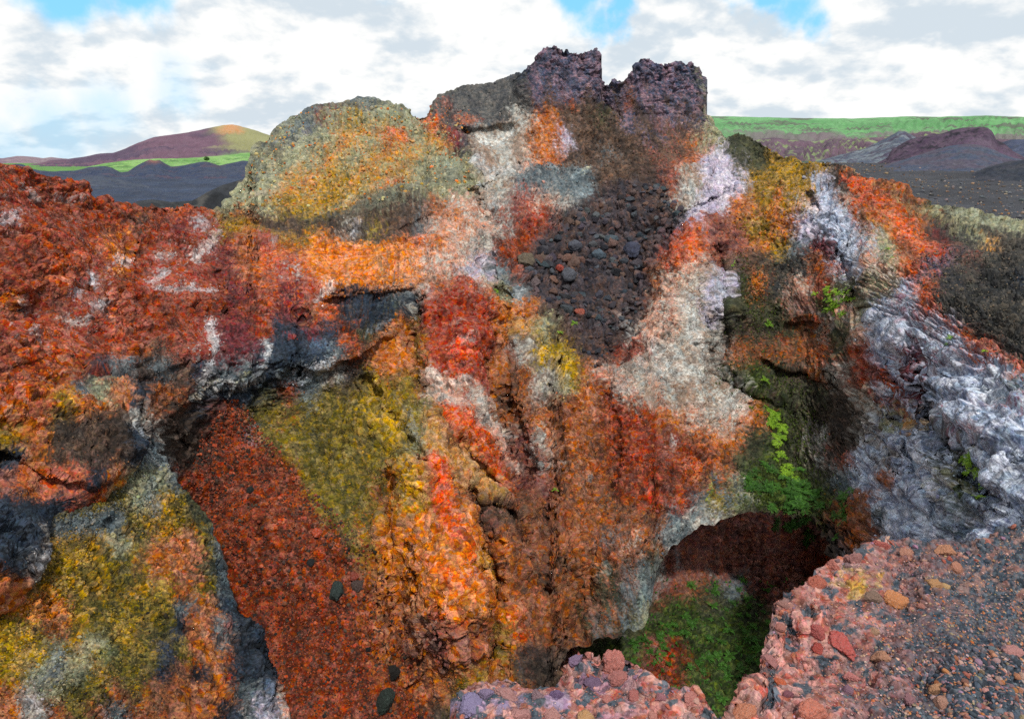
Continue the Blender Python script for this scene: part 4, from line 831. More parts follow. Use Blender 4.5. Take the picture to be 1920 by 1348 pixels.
SST = [
    ('c9a526', 12, [(150, 1040), (160, 1060)], .7), ('c6a428', 14, [(100, 1090), (120, 1110)], .7), ('d0741e', 14, [(70, 1150), (90, 1165)], .7), ('cf9a20', 12, [(270, 1088), (310, 1095)], .7), ('cf9f22', 14, [(20, 1210), (50, 1225)], .7), ('b79a26', 16, [(215, 1160), (250, 1170)], .6),
    ('c07a58', 22, [(330, 1035), (370, 1040)], .85), ('bd6a46', 16, [(340, 1080), (370, 1090)], .8), ('b0714c', 14, [(270, 1030), (260, 1060)], .7), ('bd8450', 10, [(380, 1140), (375, 1180)], .8), ('c56a52', 10, [(428, 1160), (430, 1175)], .9), ('cb6248', 8, [(436, 1260), (445, 1280)], .8),
    ('25303c', 12, [(340, 1170), (350, 1190)], .8), ('3d4a62', 14, [(300, 1210), (320, 1230)], .8), ('7f93a4', 14, [(290, 960), (280, 930)], .7), ('8fa2a6', 12, [(270, 940), (285, 905)], .7), ('7b93a0', 9, [(200, 1000), (210, 985)], .6), ('c8c9d2', 14, [(60, 1315), (75, 1330)], .9), ('b7c4c4', 12, [(100, 1235), (115, 1225)], .8),
    ('8c9a62', 18, [(200, 1220), (190, 1240)], .7), ('586a78', 9, [(395, 1020), (405, 1060), (420, 1100), (440, 1140)], .8), ('3b4450', 12, [(445, 1160), (475, 1200), (495, 1240)], .85), ('3a4654', 16, [(490, 1240), (505, 1280), (515, 1320)], .85), ('b8b4c4', 8, [(520, 1300), (530, 1348)], .8), ('cf9e94', 8, [(535, 1300), (546, 1348)], .85), ('7488a8', 6, [(500, 1280), (512, 1340)], .6),
    ('56663c', 10, [(160, 1270), (150, 1290)], .5), ('8c5c30', 22, [(240, 1300), (270, 1320)], .6), ('c8603e', 9, [(370, 1325), (380, 1335)], .8), ('6c7c8c', 8, [(190, 1335), (195, 1345)], .7), ('a8862c', 16, [(40, 1260), (60, 1240)], .6), ('2f3836', 8, [(200, 950), (150, 1010), (100, 1060), (40, 1120)], .6),
    ('d2a04a', 8, [(235, 1000), (250, 1010)], .5), ('9c7c24', 26, [(330, 985), (300, 1000)], .5),
]
vs = np.arange(800, 1500, 1.25)
tt = np.linspace(0, 1, 620)
edge = S_EDGE(vs) + 4 * perlin2(vs / 14, vs * 0, 3) + 2 * perlin2(vs / 5, vs * 0 + 4, 3)
left = interp([(800, 230), (850, 215), (930, 150), (1000, 60), (1060, -30), (1130, -200), (1200, -260), (1500, -260)])(vs)
SU = left[:, None] + (edge - left)[:, None] * tt[None]
SV = np.broadcast_to(vs[:, None], SU.shape).copy()
d = slope_depth(SU, SV)
SPt = CAM + ray(SU, SV) * d[..., None]
scol, swt = mineral(SU, SV, MAP_SLOPE, SST, 5)
# the flank that falls away from the edge into the gully
eP = SPt[:, -1]; nb = 14
ks = np.cumsum(.05 * 1.25 ** np.arange(nb))
hd = eP - CAM; hd[:, 2] = 0; hd /= np.linalg.norm(hd, axis=1, keepdims=True)
fl = np.stack([eP + hd * k * .75 + np.array([0, 0, -1.15]) * k for k in ks], 1)
SPt = np.concatenate([SPt, fl], 1)
scol = np.concatenate([scol, np.repeat(scol[:, -1:], nb, 1)], 1); swt = np.concatenate([swt, np.repeat(swt[:, -1:], nb, 1)], 1)
SPt, tn = rough(SPt, swt, .6, .62, 1.0, 40)
scol = scol * tn ** 1.35 * .84
slope = make_obj('crater_slope', SPt, grid_faces(*SPt.shape[:2]), MAT_WALL, scol, True, 'structure')
SLOPE = Finder(SPt[:, :len(tt)], SU, SV)
KEEP['crater_slope'] = (scol[:, :len(tt)], swt[:, :len(tt)])

# ------------------------------------------------------------------ twin crags on the crest
def crag(name, top, bottom, side, seed, label):
    us = np.arange(side[0], side[1], 1.4); nv = 190
    tp = interp(top)(us) - 5 * np.maximum(perlin2(us / 7, us * 0 + seed, 3), 0) - 3.5 * np.maximum(perlin2(us / 3.2, us * 0 + seed, 4), 0) + 2.5 * perlin2(us / 14, us * 0 + seed, 6); bt = interp(bottom)(us)
    t = np.linspace(0, 1, nv)[:, None]
    U = np.broadcast_to(us, (nv, len(us))).copy(); V = tp + (bt - tp) * t
    mid = (side[0] + side[1]) / 2; half = (side[1] - side[0]) / 2

    def dep(u, v):
        w = wall_depth(u, np.maximum(v, 215))
        round_ = np.abs((u - mid) / half) ** 3 * 1.6
        return w - .9 * sstep(bottom[len(bottom) // 2][1], 235, v) + .5 * sstep(235, bottom[len(bottom) // 2][1], v) + round_
    return finish_sheet(name, U, V, dep, MAP, ST, 12, (), (), 1.0, .7, .8, seed, None, MAT_WALL, (.5, 2.2), dict(label=label, cat='rock'))


crag('rock_crag', [(960, 152), (966, 148), (978, 140), (990, 128), (996, 118), (1002, 106), (1012, 96), (1024, 90), (1036, 88), (1050, 92), (1056, 98), (1062, 94), (1068, 99), (1085, 101), (1100, 98), (1118, 96), (1124, 98), (1125, 108), (1121, 125), (1119, 152), (1122, 158), (1130, 152), (1135, 162), (1142, 158)],
     [(960, 190), (990, 300), (1060, 330), (1142, 300)], (962, 1136), 60, 'tall dark rock crag left of the sky notch on the crater rim, flat topped')
crag('rock_crag', [(1118, 166), (1128, 152), (1133, 160), (1142, 156), (1150, 145), (1154, 152), (1165, 150), (1180, 144), (1190, 136), (1194, 122), (1200, 112), (1210, 106), (1222, 112), (1232, 120), (1244, 124), (1258, 120), (1272, 119), (1285, 122), (1300, 121), (1310, 126), (1316, 140), (1322, 152), (1321, 170), (1318, 190), (1317, 214), (1326, 222), (1340, 230)],
     [(1118, 300), (1200, 330), (1280, 330), (1340, 290)], (1120, 1336), 70, 'broad dark purple rock crag right of the sky notch on the crater rim')

# ------------------------------------------------------------------ cave under the right-hand wall and the pit floor
CAVE_MAP = np.full((34, 48), LET.index('u'))
for r, ids in ((23, (20, 20, 20, 20, 20, 20, 20, 20, 20, 20, 20, 20, 20, 20, 20, 20)),
               (24, (20, 20, 20, 20, 20, 15, 20, 15, 20, 20, 20, 20, 20, 20, 20, 20)),
               (25, (20, 20, 20, 28, 20, 15, 15, 20, 20, 15, 15, 20, 20, 20, 20, 20)),
               (26, (20, 20, 20, 28, 30, 15, 15, 15, 28, 15, 15, 15, 22, 22, 20, 20)),
               (27, (20, 20, 20, 22, 28, 15, 0, 19, 26, 15, 15, 15, 0, 15, 20, 20)),
               (28, (20, 20, 15, 19, 19, 29, 29, 19, 29, 19, 15, 15, 29, 29, 20, 20)),
               (29, (15, 15, 19, 19, 29, 29, 29, 29, 29, 29, 29, 29, 29, 29, 29, 20)),
               (30, (15, 29, 29, 29, 15, 16, 29, 29, 29, 29, 29, 29, 29, 29, 29, 20)),
               (31, (15, 29, 29, 29, 16, 16, 29, 29, 29, 29, 29, 29, 29, 29, 29, 29)),
               (32, (15, 15, 29, 29, 15, 16, 29, 29, 29, 29, 15, 29, 29, 29, 29, 29)),
               (33, (15, 15, 15, 16, 16, 15, 29, 29, 29, 15, 15, 29, 29, 29, 29, 29))):
    CAVE_MAP[r, 26:42] = ids
CAVE_MAP[CAVE_MAP == LET.index('k')] = LET.index('d')
CAVE_MAP[CAVE_MAP == LET.index('d')] = LET.index('u')
CAVE_MAP[CAVE_MAP == LET.index('m')] = LET.index('e')
cave_depth = depth_field([(1040, 1150, 18.5), (1100, 1200, 17.6), (1200, 1195, 18.0), (1160, 1260, 16.6), (1250, 1050, 20.4), (1230, 1110, 19.6), (1300, 1010, 21.6), (1400, 975, 22.6), (1400, 1045, 23.4), (1330, 1080, 21.8), (1500, 990, 23.2), (1500, 1060, 23),
                          (1560, 1030, 21.5), (1400, 1110, 21.6), (1300, 1150, 19.4), (1350, 1200, 18.8), (1300, 1260, 17.3), (1350, 1330, 16.4), (1450, 1200, 18.9), (1450, 1120, 21), (1550, 1150, 20), (1480, 1330, 16.6), (1620, 1100, 20), (1100, 1330, 15), (1000, 1440, 14), (1300, 1440, 14.6), (1660, 1400, 15)])
CST = [('6a2f20', 10, [(1225, 1110), (1250, 1075), (1262, 1050)], .9), ('8f9490', 6, [(1222, 1125), (1245, 1090), (1255, 1085)], .8), ('83898a', 7, [(1275, 1035), (1272, 1065)], .8), ('8a8f8e', 5, [(1325, 1068), (1340, 1075)], .9),
       ('7c5038', 9, [(1350, 1040), (1400, 1030)], .7), ('6b2e1e', 22, [(1255, 1210), (1290, 1230)], .85), ('5c2a1c', 14, [(1310, 1250), (1320, 1265)], .8), ('8a8484', 5, [(1140, 1195), (1170, 1200)], .8)]
cave, CP, CU, CV = column_sheet('cave', 1030, 1680, 2.0, lambda u: np.where(u > 0, np.interp(u, [1030, 1090, 1180, 1230, 1300, 1400, 1500, 1560, 1680], [1180, 1160, 1130, 1030, 970, 930, 930, 950, 1000]), 0),
                                lambda u: u * 0 + 1440, 300, cave_depth, CAVE_MAP, CST, 0, (), (), .6, .8, 1.0, 80)
CAVE = Finder(CP, CU, CV)

# ------------------------------------------------------------------ the rim the camera stands on
RIM_TOP = interp([(800, 1470), (835, 1440), (848, 1370), (854, 1312), (866, 1296), (884, 1284), (908, 1280), (930, 1274), (945, 1268), (965, 1274), (984, 1290), (1004, 1288), (1024, 1286), (1044, 1284), (1056, 1262), (1066, 1244), (1082, 1226), (1104, 1232), (1122, 1236), (1150, 1238), (1176, 1238),
                  (1190, 1246), (1212, 1262), (1232, 1276), (1256, 1290), (1276, 1300), (1284, 1292), (1306, 1290), (1318, 1304), (1330, 1324), (1342, 1342), (1362, 1342), (1372, 1318), (1384, 1300), (1404, 1286), (1420, 1284), (1428, 1252), (1432, 1226),
                  (1440, 1214), (1448, 1180), (1452, 1140), (1458, 1122), (1480, 1108), (1500, 1098), (1520, 1086), (1528, 1066), (1550, 1056), (1572, 1046), (1592, 1044), (1606, 1034), (1626, 1020), (1644, 1014), (1680, 1018), (1720, 1020), (1770, 1022),
                  (1820, 1024), (1845, 1016), (1868, 1002), (1890, 992), (1920, 985), (2000, 966), (2300, 930)])
RIM_MAP = {}


def rim_colour(u, v):
    a = fbm2(u / 60, v / 45, 5, 301); b = fbm2(u / 26 + 9, v / 20, 4, 302); c = fbm2(u / 9, v / 7, 3, 303)
    pink = rock('b5827c'); mauve = rock('937f9c'); red = rock('a66254'); tan = rock('a0766a'); grey = rock('505a66'); dark = rock('2e3743'); ochre = rock('b08a4a')
    right = sstep(1480, 1820, u + a * 90 + (v - 1200) * .25)
    w = sstep(-.05, .25, b)[..., None]
    leftc = pink * (1 - w) + red * w
    m = (sstep(.05, .3, a) * sstep(1300, 1000, u))[..., None]
    leftc = leftc * (1 - m) + mauve * m
    m = sstep(.12, .34, fbm2(u / 34 + 60, v / 26, 4, 304))[..., None]
    leftc = leftc * (1 - m) + grey * m
    w = sstep(-.2, .2, c)[..., None]
    rightc = (grey * (1 - w) + dark * w)
    m = sstep(.0, .35, b + a * .4)[..., None] * sstep(1300, 1080, v)[..., None] * .6
    rightc = rightc * (1 - m) + tan * m
    r = right[..., None]
    col = leftc * (1 - r) + rightc * r
    m = (sstep(1.0, .3, np.hypot((u - 1610) / 45, (v - 1095) / 28) + b))[..., None]
    col = col * (1 - m) + ochre * m
    wts = np.zeros(u.shape + (3,)); wts[..., 1] = .38 * (1 - right) + .08; wts[..., 2] = 1.1 - .3 * right; wts[..., 0] = .5 * (1 - right)
    return col, wts


def rim_depth(u, v):
    z = -1.68 + .10 * fbm2(u / 210, v / 160, 3, 310) - .12 * sstep(1250, 950, u)
    s, c = math.sin(PITCH), math.cos(PITCH)
    return -z / (s + c * (v - 674) / FPX)


us = np.arange(806, 2290, 1.5); nv = 330
tt = np.linspace(0, 1, nv)[:, None] ** 1.15
RU = np.broadcast_to(us, (nv, len(us))).copy(); RV = RIM_TOP(us) + 3 * perlin2(us / 9, us * 0, 7) + (1520 - RIM_TOP(us)) * tt
rim, RP, RU, RV = finish_sheet('crater_rim_ground', RU, RV, rim_depth, rim_colour, (), 16, (), (), .35, .17, 1.0, 90, 'structure', MAT_NEAR, (1.2, 4.0), {})
RIM = Finder(RP, RU, RV)
gx_, gy_ = np.meshgrid(np.linspace(-14, 34, 300), np.concatenate([np.linspace(-26, 1.35, 160), [1.5, 1.6]]))
gz_ = -.05 + .16 * fbm2(gx_ / 3, gy_ / 3, 4, 320) * sstep(1.4, -2, gy_) - 5.0 * sstep(1.38, 1.7, gy_)
gcol = rim_colour(gx_ * 90 + 1500, gy_ * 90 + 1300)[0]
make_obj('ground', np.stack([gx_, gy_, gz_], -1), grid_faces(*gx_.shape)[:, ::-1], MAT_NEAR, gcol, True, 'structure')

# ------------------------------------------------------------------ stones
def ico(sub):
    t = (1 + 5 ** .5) / 2
    v = [(-1, t, 0), (1, t, 0), (-1, -t, 0), (1, -t, 0), (0, -1, t), (0, 1, t), (0, -1, -t), (0, 1, -t), (t, 0, -1), (t, 0, 1), (-t, 0, -1), (-t, 0, 1)]
    v = [np.array(p) / np.linalg.norm(p) for p in v]
    f = [(0, 11, 5), (0, 5, 1), (0, 1, 7), (0, 7, 10), (0, 10, 11), (1, 5, 9), (5, 11, 4), (11, 10, 2), (10, 7, 6), (7, 1, 8), (3, 9, 4), (3, 4, 2), (3, 2, 6), (3, 6, 8), (3, 8, 9), (4, 9, 5), (2, 4, 11), (6, 2, 10), (8, 6, 7), (9, 8, 1)]
    for _ in range(sub):
        mid = {}; nf = []

        def m(a, b):
            k = (min(a, b), max(a, b))
            if k not in mid:
                p = v[a] + v[b]; v.append(p / np.linalg.norm(p)); mid[k] = len(v) - 1
            return mid[k]
        for a, b, c in f:
            x, y, z = m(a, b), m(b, c), m(c, a)
            nf += [(a, x, z), (b, y, x), (c, z, y), (x, y, z)]
        f = nf
    return np.array(v), np.array(f, np.int32)


ICO = {k: ico(k) for k in (0, 1, 2, 3, 4)}


def stone_shape(seed, sub=2, lumpy=0.0, angular=.6):
    r = np.random.default_rng(seed)
    v, f = ICO[sub]
    p = v.copy()
    for _ in range(9):                       # chop facets
        nn = r.normal(size=3); nn /= np.linalg.norm(nn)
        lim = r.uniform(.45, .85)
        dd = p @ nn
        p = p - nn * np.maximum(dd - lim, 0)[:, None] * angular
    p = p * (1 + .16 * fbm3(p * 1.6 + seed * 3.1, 3, seed % 97))[:, None]
    if lumpy:
        a = np.abs(perlin3(p * 2.4 + seed, 5)); b = np.abs(perlin3(p * 5.2 + seed, 6)); c = np.abs(perlin3(p * 11 + seed, 7))
        p = p * (1 + lumpy * (.55 - 1.5 * (np.exp(-a * 7) * .55 + np.exp(-b * 6) * .32)))[:, None]
    p = p * r.uniform(.75, 1.2, 3)
    p[:, 2] *= .85
    return p.astype(np.float32), f


def rot_to(n, ang):
    q = Vector((0, 0, 1)).rotation_difference(Vector(n))
    return (q.to_matrix() @ Matrix.Rotation(ang, 3, 'Z'))


def gravel(name, spots, label=None, kind='stuff', mat=None, sub=1, nshape=14, seed=0, smooth=False, flat=1.0, sink=.25, shapes=None):
    """one loose mass of small stones: spots = (point, normal, size, colour)"""
    shapes = shapes or [stone_shape(seed * 50 + k, sub) for k in range(nshape)]
    nshape = len(shapes)
    r = np.random.default_rng(seed + 1)
    P0 = np.array([q[0] for q in spots]); N0 = np.array([q[1] for q in spots]); S0 = np.array([q[2] for q in spots]); C0 = np.array([q[3] for q in spots])
    ref = r.normal(size=N0.shape)
    T1 = np.cross(N0, ref); T1 /= np.linalg.norm(T1, axis=1, keepdims=True); T2 = np.cross(N0, T1)
    V = []; F = []; Cc = []; off = 0
    for k in range(nshape):
        i = np.arange(k, len(spots), nshape)
        if not len(i): continue
        sv, sf = shapes[k]
        q = (sv[None, :, 0:1] * T1[i][:, None] + sv[None, :, 1:2] * T2[i][:, None] + sv[None, :, 2:3] * flat * N0[i][:, None]) * S0[i][:, None, None] + (P0[i] + N0[i] * (S0[i] * sink)[:, None])[:, None]
        V.append(q.reshape(-1, 3)); F.append((sf[None] + (off + np.arange(len(i)) * len(sv))[:, None, None]).reshape(-1, 3)); off += len(i) * len(sv)
        Cc.append(np.repeat(C0[i], len(sv), 0))
    return make_obj(name, np.concatenate(V), np.concatenate(F), mat or MAT_STONE, np.concatenate(Cc), smooth, kind, label)


def rubble(name, key, find, count, label, seed, px=(1.1, 2.5), keep=None, dark=.06, jit=.22):
    """loose stones broken from the rock they lie on"""
    r = np.random.default_rng(seed)
    col, wts = KEEP[key]
    H, W = find.U.shape
    i = r.integers(3, H - 3, count * 2); j = r.integers(3, W - 3, count * 2)
    p = np.clip(wts[i, j, 2] * .8 + wts[i, j, 0] * .55 + wts[i, j, 1] * .3 - .12, .02, 1)
    p = p * (.12 + .88 * sstep(-.30, .22, fbm3(find.P[i, j] * .5, 3, seed)))
    ok = (r.random(len(i)) < p) & (find.U[i, j] > -60) & (find.U[i, j] < 1990)
    if keep is not None: ok &= keep(find.U[i, j], find.V[i, j])
    i, j = i[ok], j[ok]
    P = find.P[i, j]; n = find.N[i, j] + r.normal(size=(len(i), 3)) * .35
    s_ = np.sign((n * (CAM - P)).sum(1)); n *= s_[:, None]; n /= np.linalg.norm(n, axis=1, keepdims=True)
    dist = (P - CAM) @ np.array([0, math.cos(PITCH), -math.sin(PITCH)])
    sz = (px[0] + (px[1] - px[0]) * r.random(len(i)) ** 2.2) * (1 + 1.3 * r.random(len(i)) ** 14) * dist / FPX
    ii = np.clip(i + r.integers(-9, 10, len(i)), 0, H - 1); jj = np.clip(j + r.integers(-9, 10, len(i)), 0, W - 1)
    c = col[ii, jj] * (1 + r.uniform(-jit, jit, len(i)))[:, None] * (1 + r.normal(size=(len(i), 3)) * .04)
    g = r.random(len(i))[:, None] < dark
    c = np.where(g, c * .42, c)
    return gravel(name, list(zip(P, n, sz, np.clip(c, .01, .9))), label, seed=seed, sub=0, nshape=24, flat=.7, mat=MAT_CHIP)


def jitter(c, k=.25):
    g = 1 + random.uniform(-k, k)
    return np.clip(np.asarray(c) * g * np.array([random.uniform(.93, 1.07) for _ in range(3)]), 0, 1)


PINK = [rock(h) for h in ('cf938a', 'c27a6c', 'b088a0', 'd6a894', 'c06654', '9a7880', 'd28a64', '747e8a', 'dcb8a8')]
BLUE = [rock(h) for h in ('465566', '333d4a', '54606e', '667280', '2a323c', '404a58', '4c5868', '39424e', '747c88', 'c47c50', 'b8795f', 'd08040', '98806a', '8a6a70', 'c9a0a0', 'a8926a')]
TANS = [rock(h) for h in ('b98a62', 'c29670', '8c7a6a', '6e6a66', 'a0705a', 'b57a60', '50565c', 'c8a878', '7a6660')]


def rim_stone_colour(u, v):
    right = (u - 1560 + (v - 1200) * .25) / 240 + random.uniform(-.4, .4)
    if right > .6 and v > 1120 + random.uniform(-60, 60):
        return jitter(random.choice(BLUE if v < 1230 or random.random() < .7 else PINK))
    if right > .1:
        return jitter(random.choice(random.choice((TANS, BLUE, PINK))))
    return jitter(random.choice(PINK))


spots = []
while len(spots) < 17000:
    u = random.uniform(850, 2060); v = random.uniform(985, 1480)
    if v < float(RIM_TOP(u)) + 4: continue
    big_ = sstep(1450, 1900, np.array(u)) * sstep(1050, 1330, np.array(v))
    if random.random() > .30 + .70 * max(float(big_), float(sstep(1480, 1800, np.array(u + random.gauss(0, 60))))): continue
    px = random.choice((1, 1, 1, 1.4, 1.9)) * random.uniform(1.3, 3.0) * (.52 + 1.0 * big_)
    p, n = RIM.at(u, v)
    dist = float((p - CAM) @ np.array([0, math.cos(PITCH), -math.sin(PITCH)]))
    cc_ = rim_colour(np.array([[u]]), np.array([[v]]))[0][0, 0]
    spots.append((px * dist / FPX, p, n, (rim_stone_colour(u, v) * .66 + cc_ * .34)))
spots.sort(key=lambda s_: -s_[0])
gravel('gravel', [(p, n, s_, c) for s_, p, n, c in spots[260:]], 'loose gravel on the near crater rim', seed=3, flat=.65, sink=.0)
SH = []
for k in range(16):
    p_, f_ = stone_shape(900 + k, 3, .10)
    SH.append((p_, f_))
stone_mesh = {}


def stone_obj(name, shape_id, colour, p, n, size, label, cat='rock', group=None, sink=.25, stretch=(1, 1, 1), shapes=None, mat=None, turn=None):
    key = (name, shape_id, tuple(np.round(colour, 3)))
    sv, sf = (shapes or SH)[shape_id]
    o = make_obj(name, sv * np.array(stretch, np.float32), sf, mat or MAT_STONE, np.repeat(np.asarray(colour)[None], len(sv), 0), True, None, label, cat, group)
    M = rot_to(n, random.uniform(0, 6.28) if turn is None else turn).to_4x4()
    o.matrix_world = Matrix.Translation(Vector(p + n * size * sink)) @ M @ Matrix.Scale(size, 4)
    return o


for k, (s_, p, n, c) in enumerate(spots[:260]):
    stone_obj('pebble', k % 16, c, p, n, s_, 'small loose pebble among the gravel on the near crater rim', 'pebble', 'larger pebbles on the near crater rim')

LUMP = [stone_shape(700 + k, 4, .22, .9) for k in range(12)]
BOULD = [stone_shape(760 + k, 4, .16, .8) for k in range(8)]
RIML = [  # u, v, half size in photo px, colour, shape bank, label
    (1080, 1232, 24, '8c7390', 0, 'mauve spongy lava knob beside the pink knob at the tip of the near rim'), (1146, 1226, 34, 'cc8076', 0, 'pink cauliflower shaped lava knob standing highest on the tip of the near rim'),
    (1110, 1275, 20, '7c6480', 0, 'purple lumpy cinder below the mauve knob on the near rim'), (1160, 1268, 28, 'b87670', 0, 'dusty pink lump just under the cauliflower knob on the near rim'),
    (882, 1316, 34, '9488ae', 0, 'lavender clinker lump at the left end of the near rim'), (912, 1300, 22, '8d7c9c', 0, 'greyish lilac clinker right of the lavender lump on the near rim'), (950, 1290, 30, 'b88684', 0, 'rounded dull pink lump at the rim edge right of the lilac clinker'),
    (1010, 1304, 20, '977a82', 0, 'small taupe lump on the rim edge between two pink lumps'), (1046, 1302, 20, '7d668c', 0, 'violet clinker below the saddle of the near rim'), (1028, 1340, 26, 'c08a84', 0, 'pale pink crust lump at the bottom edge of the photo, left part'),
    (1100, 1340, 30, 'c99a6c', 0, 'tan yellow lump at the bottom edge of the photo under the purple cinder'), (1190, 1300, 22, 'b66f6a', 0, 'rose coloured lump on the right flank of the rim tip'), (1300, 1306, 24, 'c58078', 0, 'pink crust lump at the rim edge left of the deep notch'),
    (1392, 1326, 36, 'd0876a', 0, 'large smooth salmon lump just right of the deep notch in the rim'), (1440, 1238, 17, 'b47a78', 0, 'pinkish knob sticking out over the fern pit'), (1458, 1170, 15, 'b5786e', 0, 'ragged pink cinder on the left rim edge above the knob'),
    (1470, 1128, 14, 'a87a72', 0, 'brownish pink cinder on the rim edge where it turns right'), (1456, 1148, 11, 'b88872', 0, 'small tan knob projecting from the rim edge'), (1536, 1084, 24, 'bb6a58', 0, 'brick red lump at the rim edge near the cave mouth'), (1562, 1056, 19, 'c0766a', 0, 'flat salmon lump behind the brick red one on the rim edge'),
    (1604, 1046, 24, 'ad7a76', 0, 'broad mauve pink lump on the rim edge below the cave'), (1650, 1022, 19, 'b8645c', 0, 'round red pink knob at the top corner of the near rim'), (1700, 1034, 18, 'bd8672', 0, 'low peach lump on the rim edge right of the red knob'), (1770, 1030, 22, 'c28a6c', 0, 'orange tan slab lump on the rim edge under the white wall'),
    (1672, 1122, 33, 'd08a5c', 1, 'large cracked orange boulder lying on the near rim gravel'), (1636, 1112, 22, '8c7264', 1, 'grey brown rock leaning on the orange boulder'), (1752, 1090, 22, 'b98a60', 1, 'tan rock up the gravel slope beyond the orange boulder'), (1772, 1098, 13, 'c09a6a', 1, 'small yellow tan rock touching the tan rock'),
    (1580, 1200, 32, 'c4605a', 0, 'red spongy lump in the middle of the near rim'), (1532, 1180, 22, 'b8605c', 0, 'dull red lump left of the red spongy lump'), (1530, 1210, 19, 'b04e46', 0, 'dark red cinder below the dull red lump'), (1900, 1220, 21, 'c48a86', 1, 'pink angular stone by the right edge of the photo'),
    (1520, 1330, 38, 'd2806c', 1, 'big salmon cracked rock at the bottom edge of the photo'), (1462, 1280, 17, 'cc6a4a', 1, 'orange red stone near the rim edge right of the deep notch'), (1600, 1262, 22, 'c67c78', 0, 'rosy stone between gravel patches in the lower rim'), (1656, 1232, 22, 'bd8a70', 0, 'flattish peach crust in the lower rim gravel'),
    (1760, 1290, 20, 'c2906c', 1, 'peach rounded stone above a twin at the lower right'), (1768, 1316, 22, 'b88a78', 1, 'dusty peach stone below its twin at the lower right'), (1590, 1290, 16, '8e6a7c', 1, 'plum coloured stone in the lower rim'), (1690, 1300, 18, '9c7078', 0, 'mauve crust lump in the lower rim near the peach twins'),
    (1790, 1058, 20, 'b9806a', 1, 'flat tan red slab near the rim edge under the white wall'), (1730, 1140, 12, 'b0766a', 1, 'small pink stone right of the cracked orange boulder'), (1640, 1180, 13, 'b08a70', 1, 'pale brown pebble stone below the orange boulder'), (1480, 1300, 14, '8a5560', 1, 'wine coloured stone right of the salmon lump'),
    (1240, 1308, 15, 'a66f78', 0, 'mauve red crust on the right flank of the rim, lower'), (975, 1335, 24, 'c48c88', 0, 'pink crust lump at the bottom edge, left of the pale pink one'), (1140, 1310, 17, 'c07c74', 0, 'rose crust lump amid dark gravel under the rim tip'), (1220, 1340, 20, 'c88a80', 0, 'salmon pink crust lump at the bottom edge, middle of the rim lobe'),
]
for k, (u, v, px, hx, bank, lab) in enumerate(RIML):
    p, n = RIM.at(u, max(v + px * .35, float(RIM_TOP(u)) + 3))
    dist = float((p - CAM) @ np.array([0, math.cos(PITCH), -math.sin(PITCH)]))
    up = np.array([0, 0, 1.0]); nn = n * .4 + up * .6; nn /= np.linalg.norm(nn)
    stone_obj('cinder_lump' if bank == 0 else 'rock', k % (12 if bank == 0 else 8), np.minimum(rock(hx) * 1.03, .8), p, nn, px * dist / FPX * .78, lab, 'rock', None, .08, (1, 1, .95), LUMP if bank == 0 else BOULD, MAT_NEAR)
# unnamed crust lumps along the broken edge
edge_us = np.linspace(870, 1900, 90)
for k, u in enumerate(edge_us):
    u = u + random.uniform(-6, 6)
    v = float(RIM_TOP(u)) + random.uniform(2, 40) * (1 if random.random() < .6 else 2.2)
    p, n = RIM.at(u, v)
    dist = float((p - CAM) @ np.array([0, math.cos(PITCH), -math.sin(PITCH)]))
    c = jitter(random.choice(PINK[:6] if u > 1080 else [rock('8f7c9e'), rock('a4808c'), rock('b88684')]), .2)
    stone_obj('cinder_lump', k % 12, c, p, n * .5 + np.array([0, 0, .5]), random.uniform(2.5, 6.5) * dist / FPX, 'small pinkish cinder lump in the crust along the broken edge of the near rim', 'rock', 'cinder lumps along the near rim edge', .2, (1, 1, 1), LUMP, MAT_NEAR)

# scree blocks below the crags
SCREE = [stone_shape(500 + k, 3, .14, .95) for k in range(12)]
poly = interp([(360, 1190), (400, 1090), (450, 1010), (500, 985), (540, 990), (580, 1030), (620, 1070), (680, 1110)])
poly2 = interp([(360, 1250), (400, 1285), (430, 1262), (480, 1228), (540, 1215), (580, 1200), (620, 1165), (680, 1140)])
scree_c = [rock(h) for h in ('4a4852', '3c3e48', '56505a', '6a5a5c', '44505a', '7a5c52', '35363c', '5c6068', '6c5650')]
cnt = 0
while cnt < 285:
    v = random.uniform(350, 610) if cnt < 250 else random.uniform(580, 690)
    a, b = float(poly(v)), float(poly2(v))
    u = random.uniform(a, b)
    p, n = WALL.at(u, v)
    dist = float((p - CAM) @ np.array([0, math.cos(PITCH), -math.sin(PITCH)]))
    mid = math.exp(-((v - 480) / 90) ** 2)
    px = random.uniform(3.5, 6.5) + random.random() ** 2.4 * 11 * mid
    c = jitter(random.choice(scree_c), .25)
    nn = n * .5 + np.array([0, 0, .5]); nn /= np.linalg.norm(nn)
    stone_obj('lava_block', cnt % 12, c, p, nn, px * dist / FPX, 'dark rough lava block lying in the scree chute below the crags', 'rock', 'lava blocks in the scree chute', .15, (1, 1, 1), SCREE, MAT_WALL)
    cnt += 1
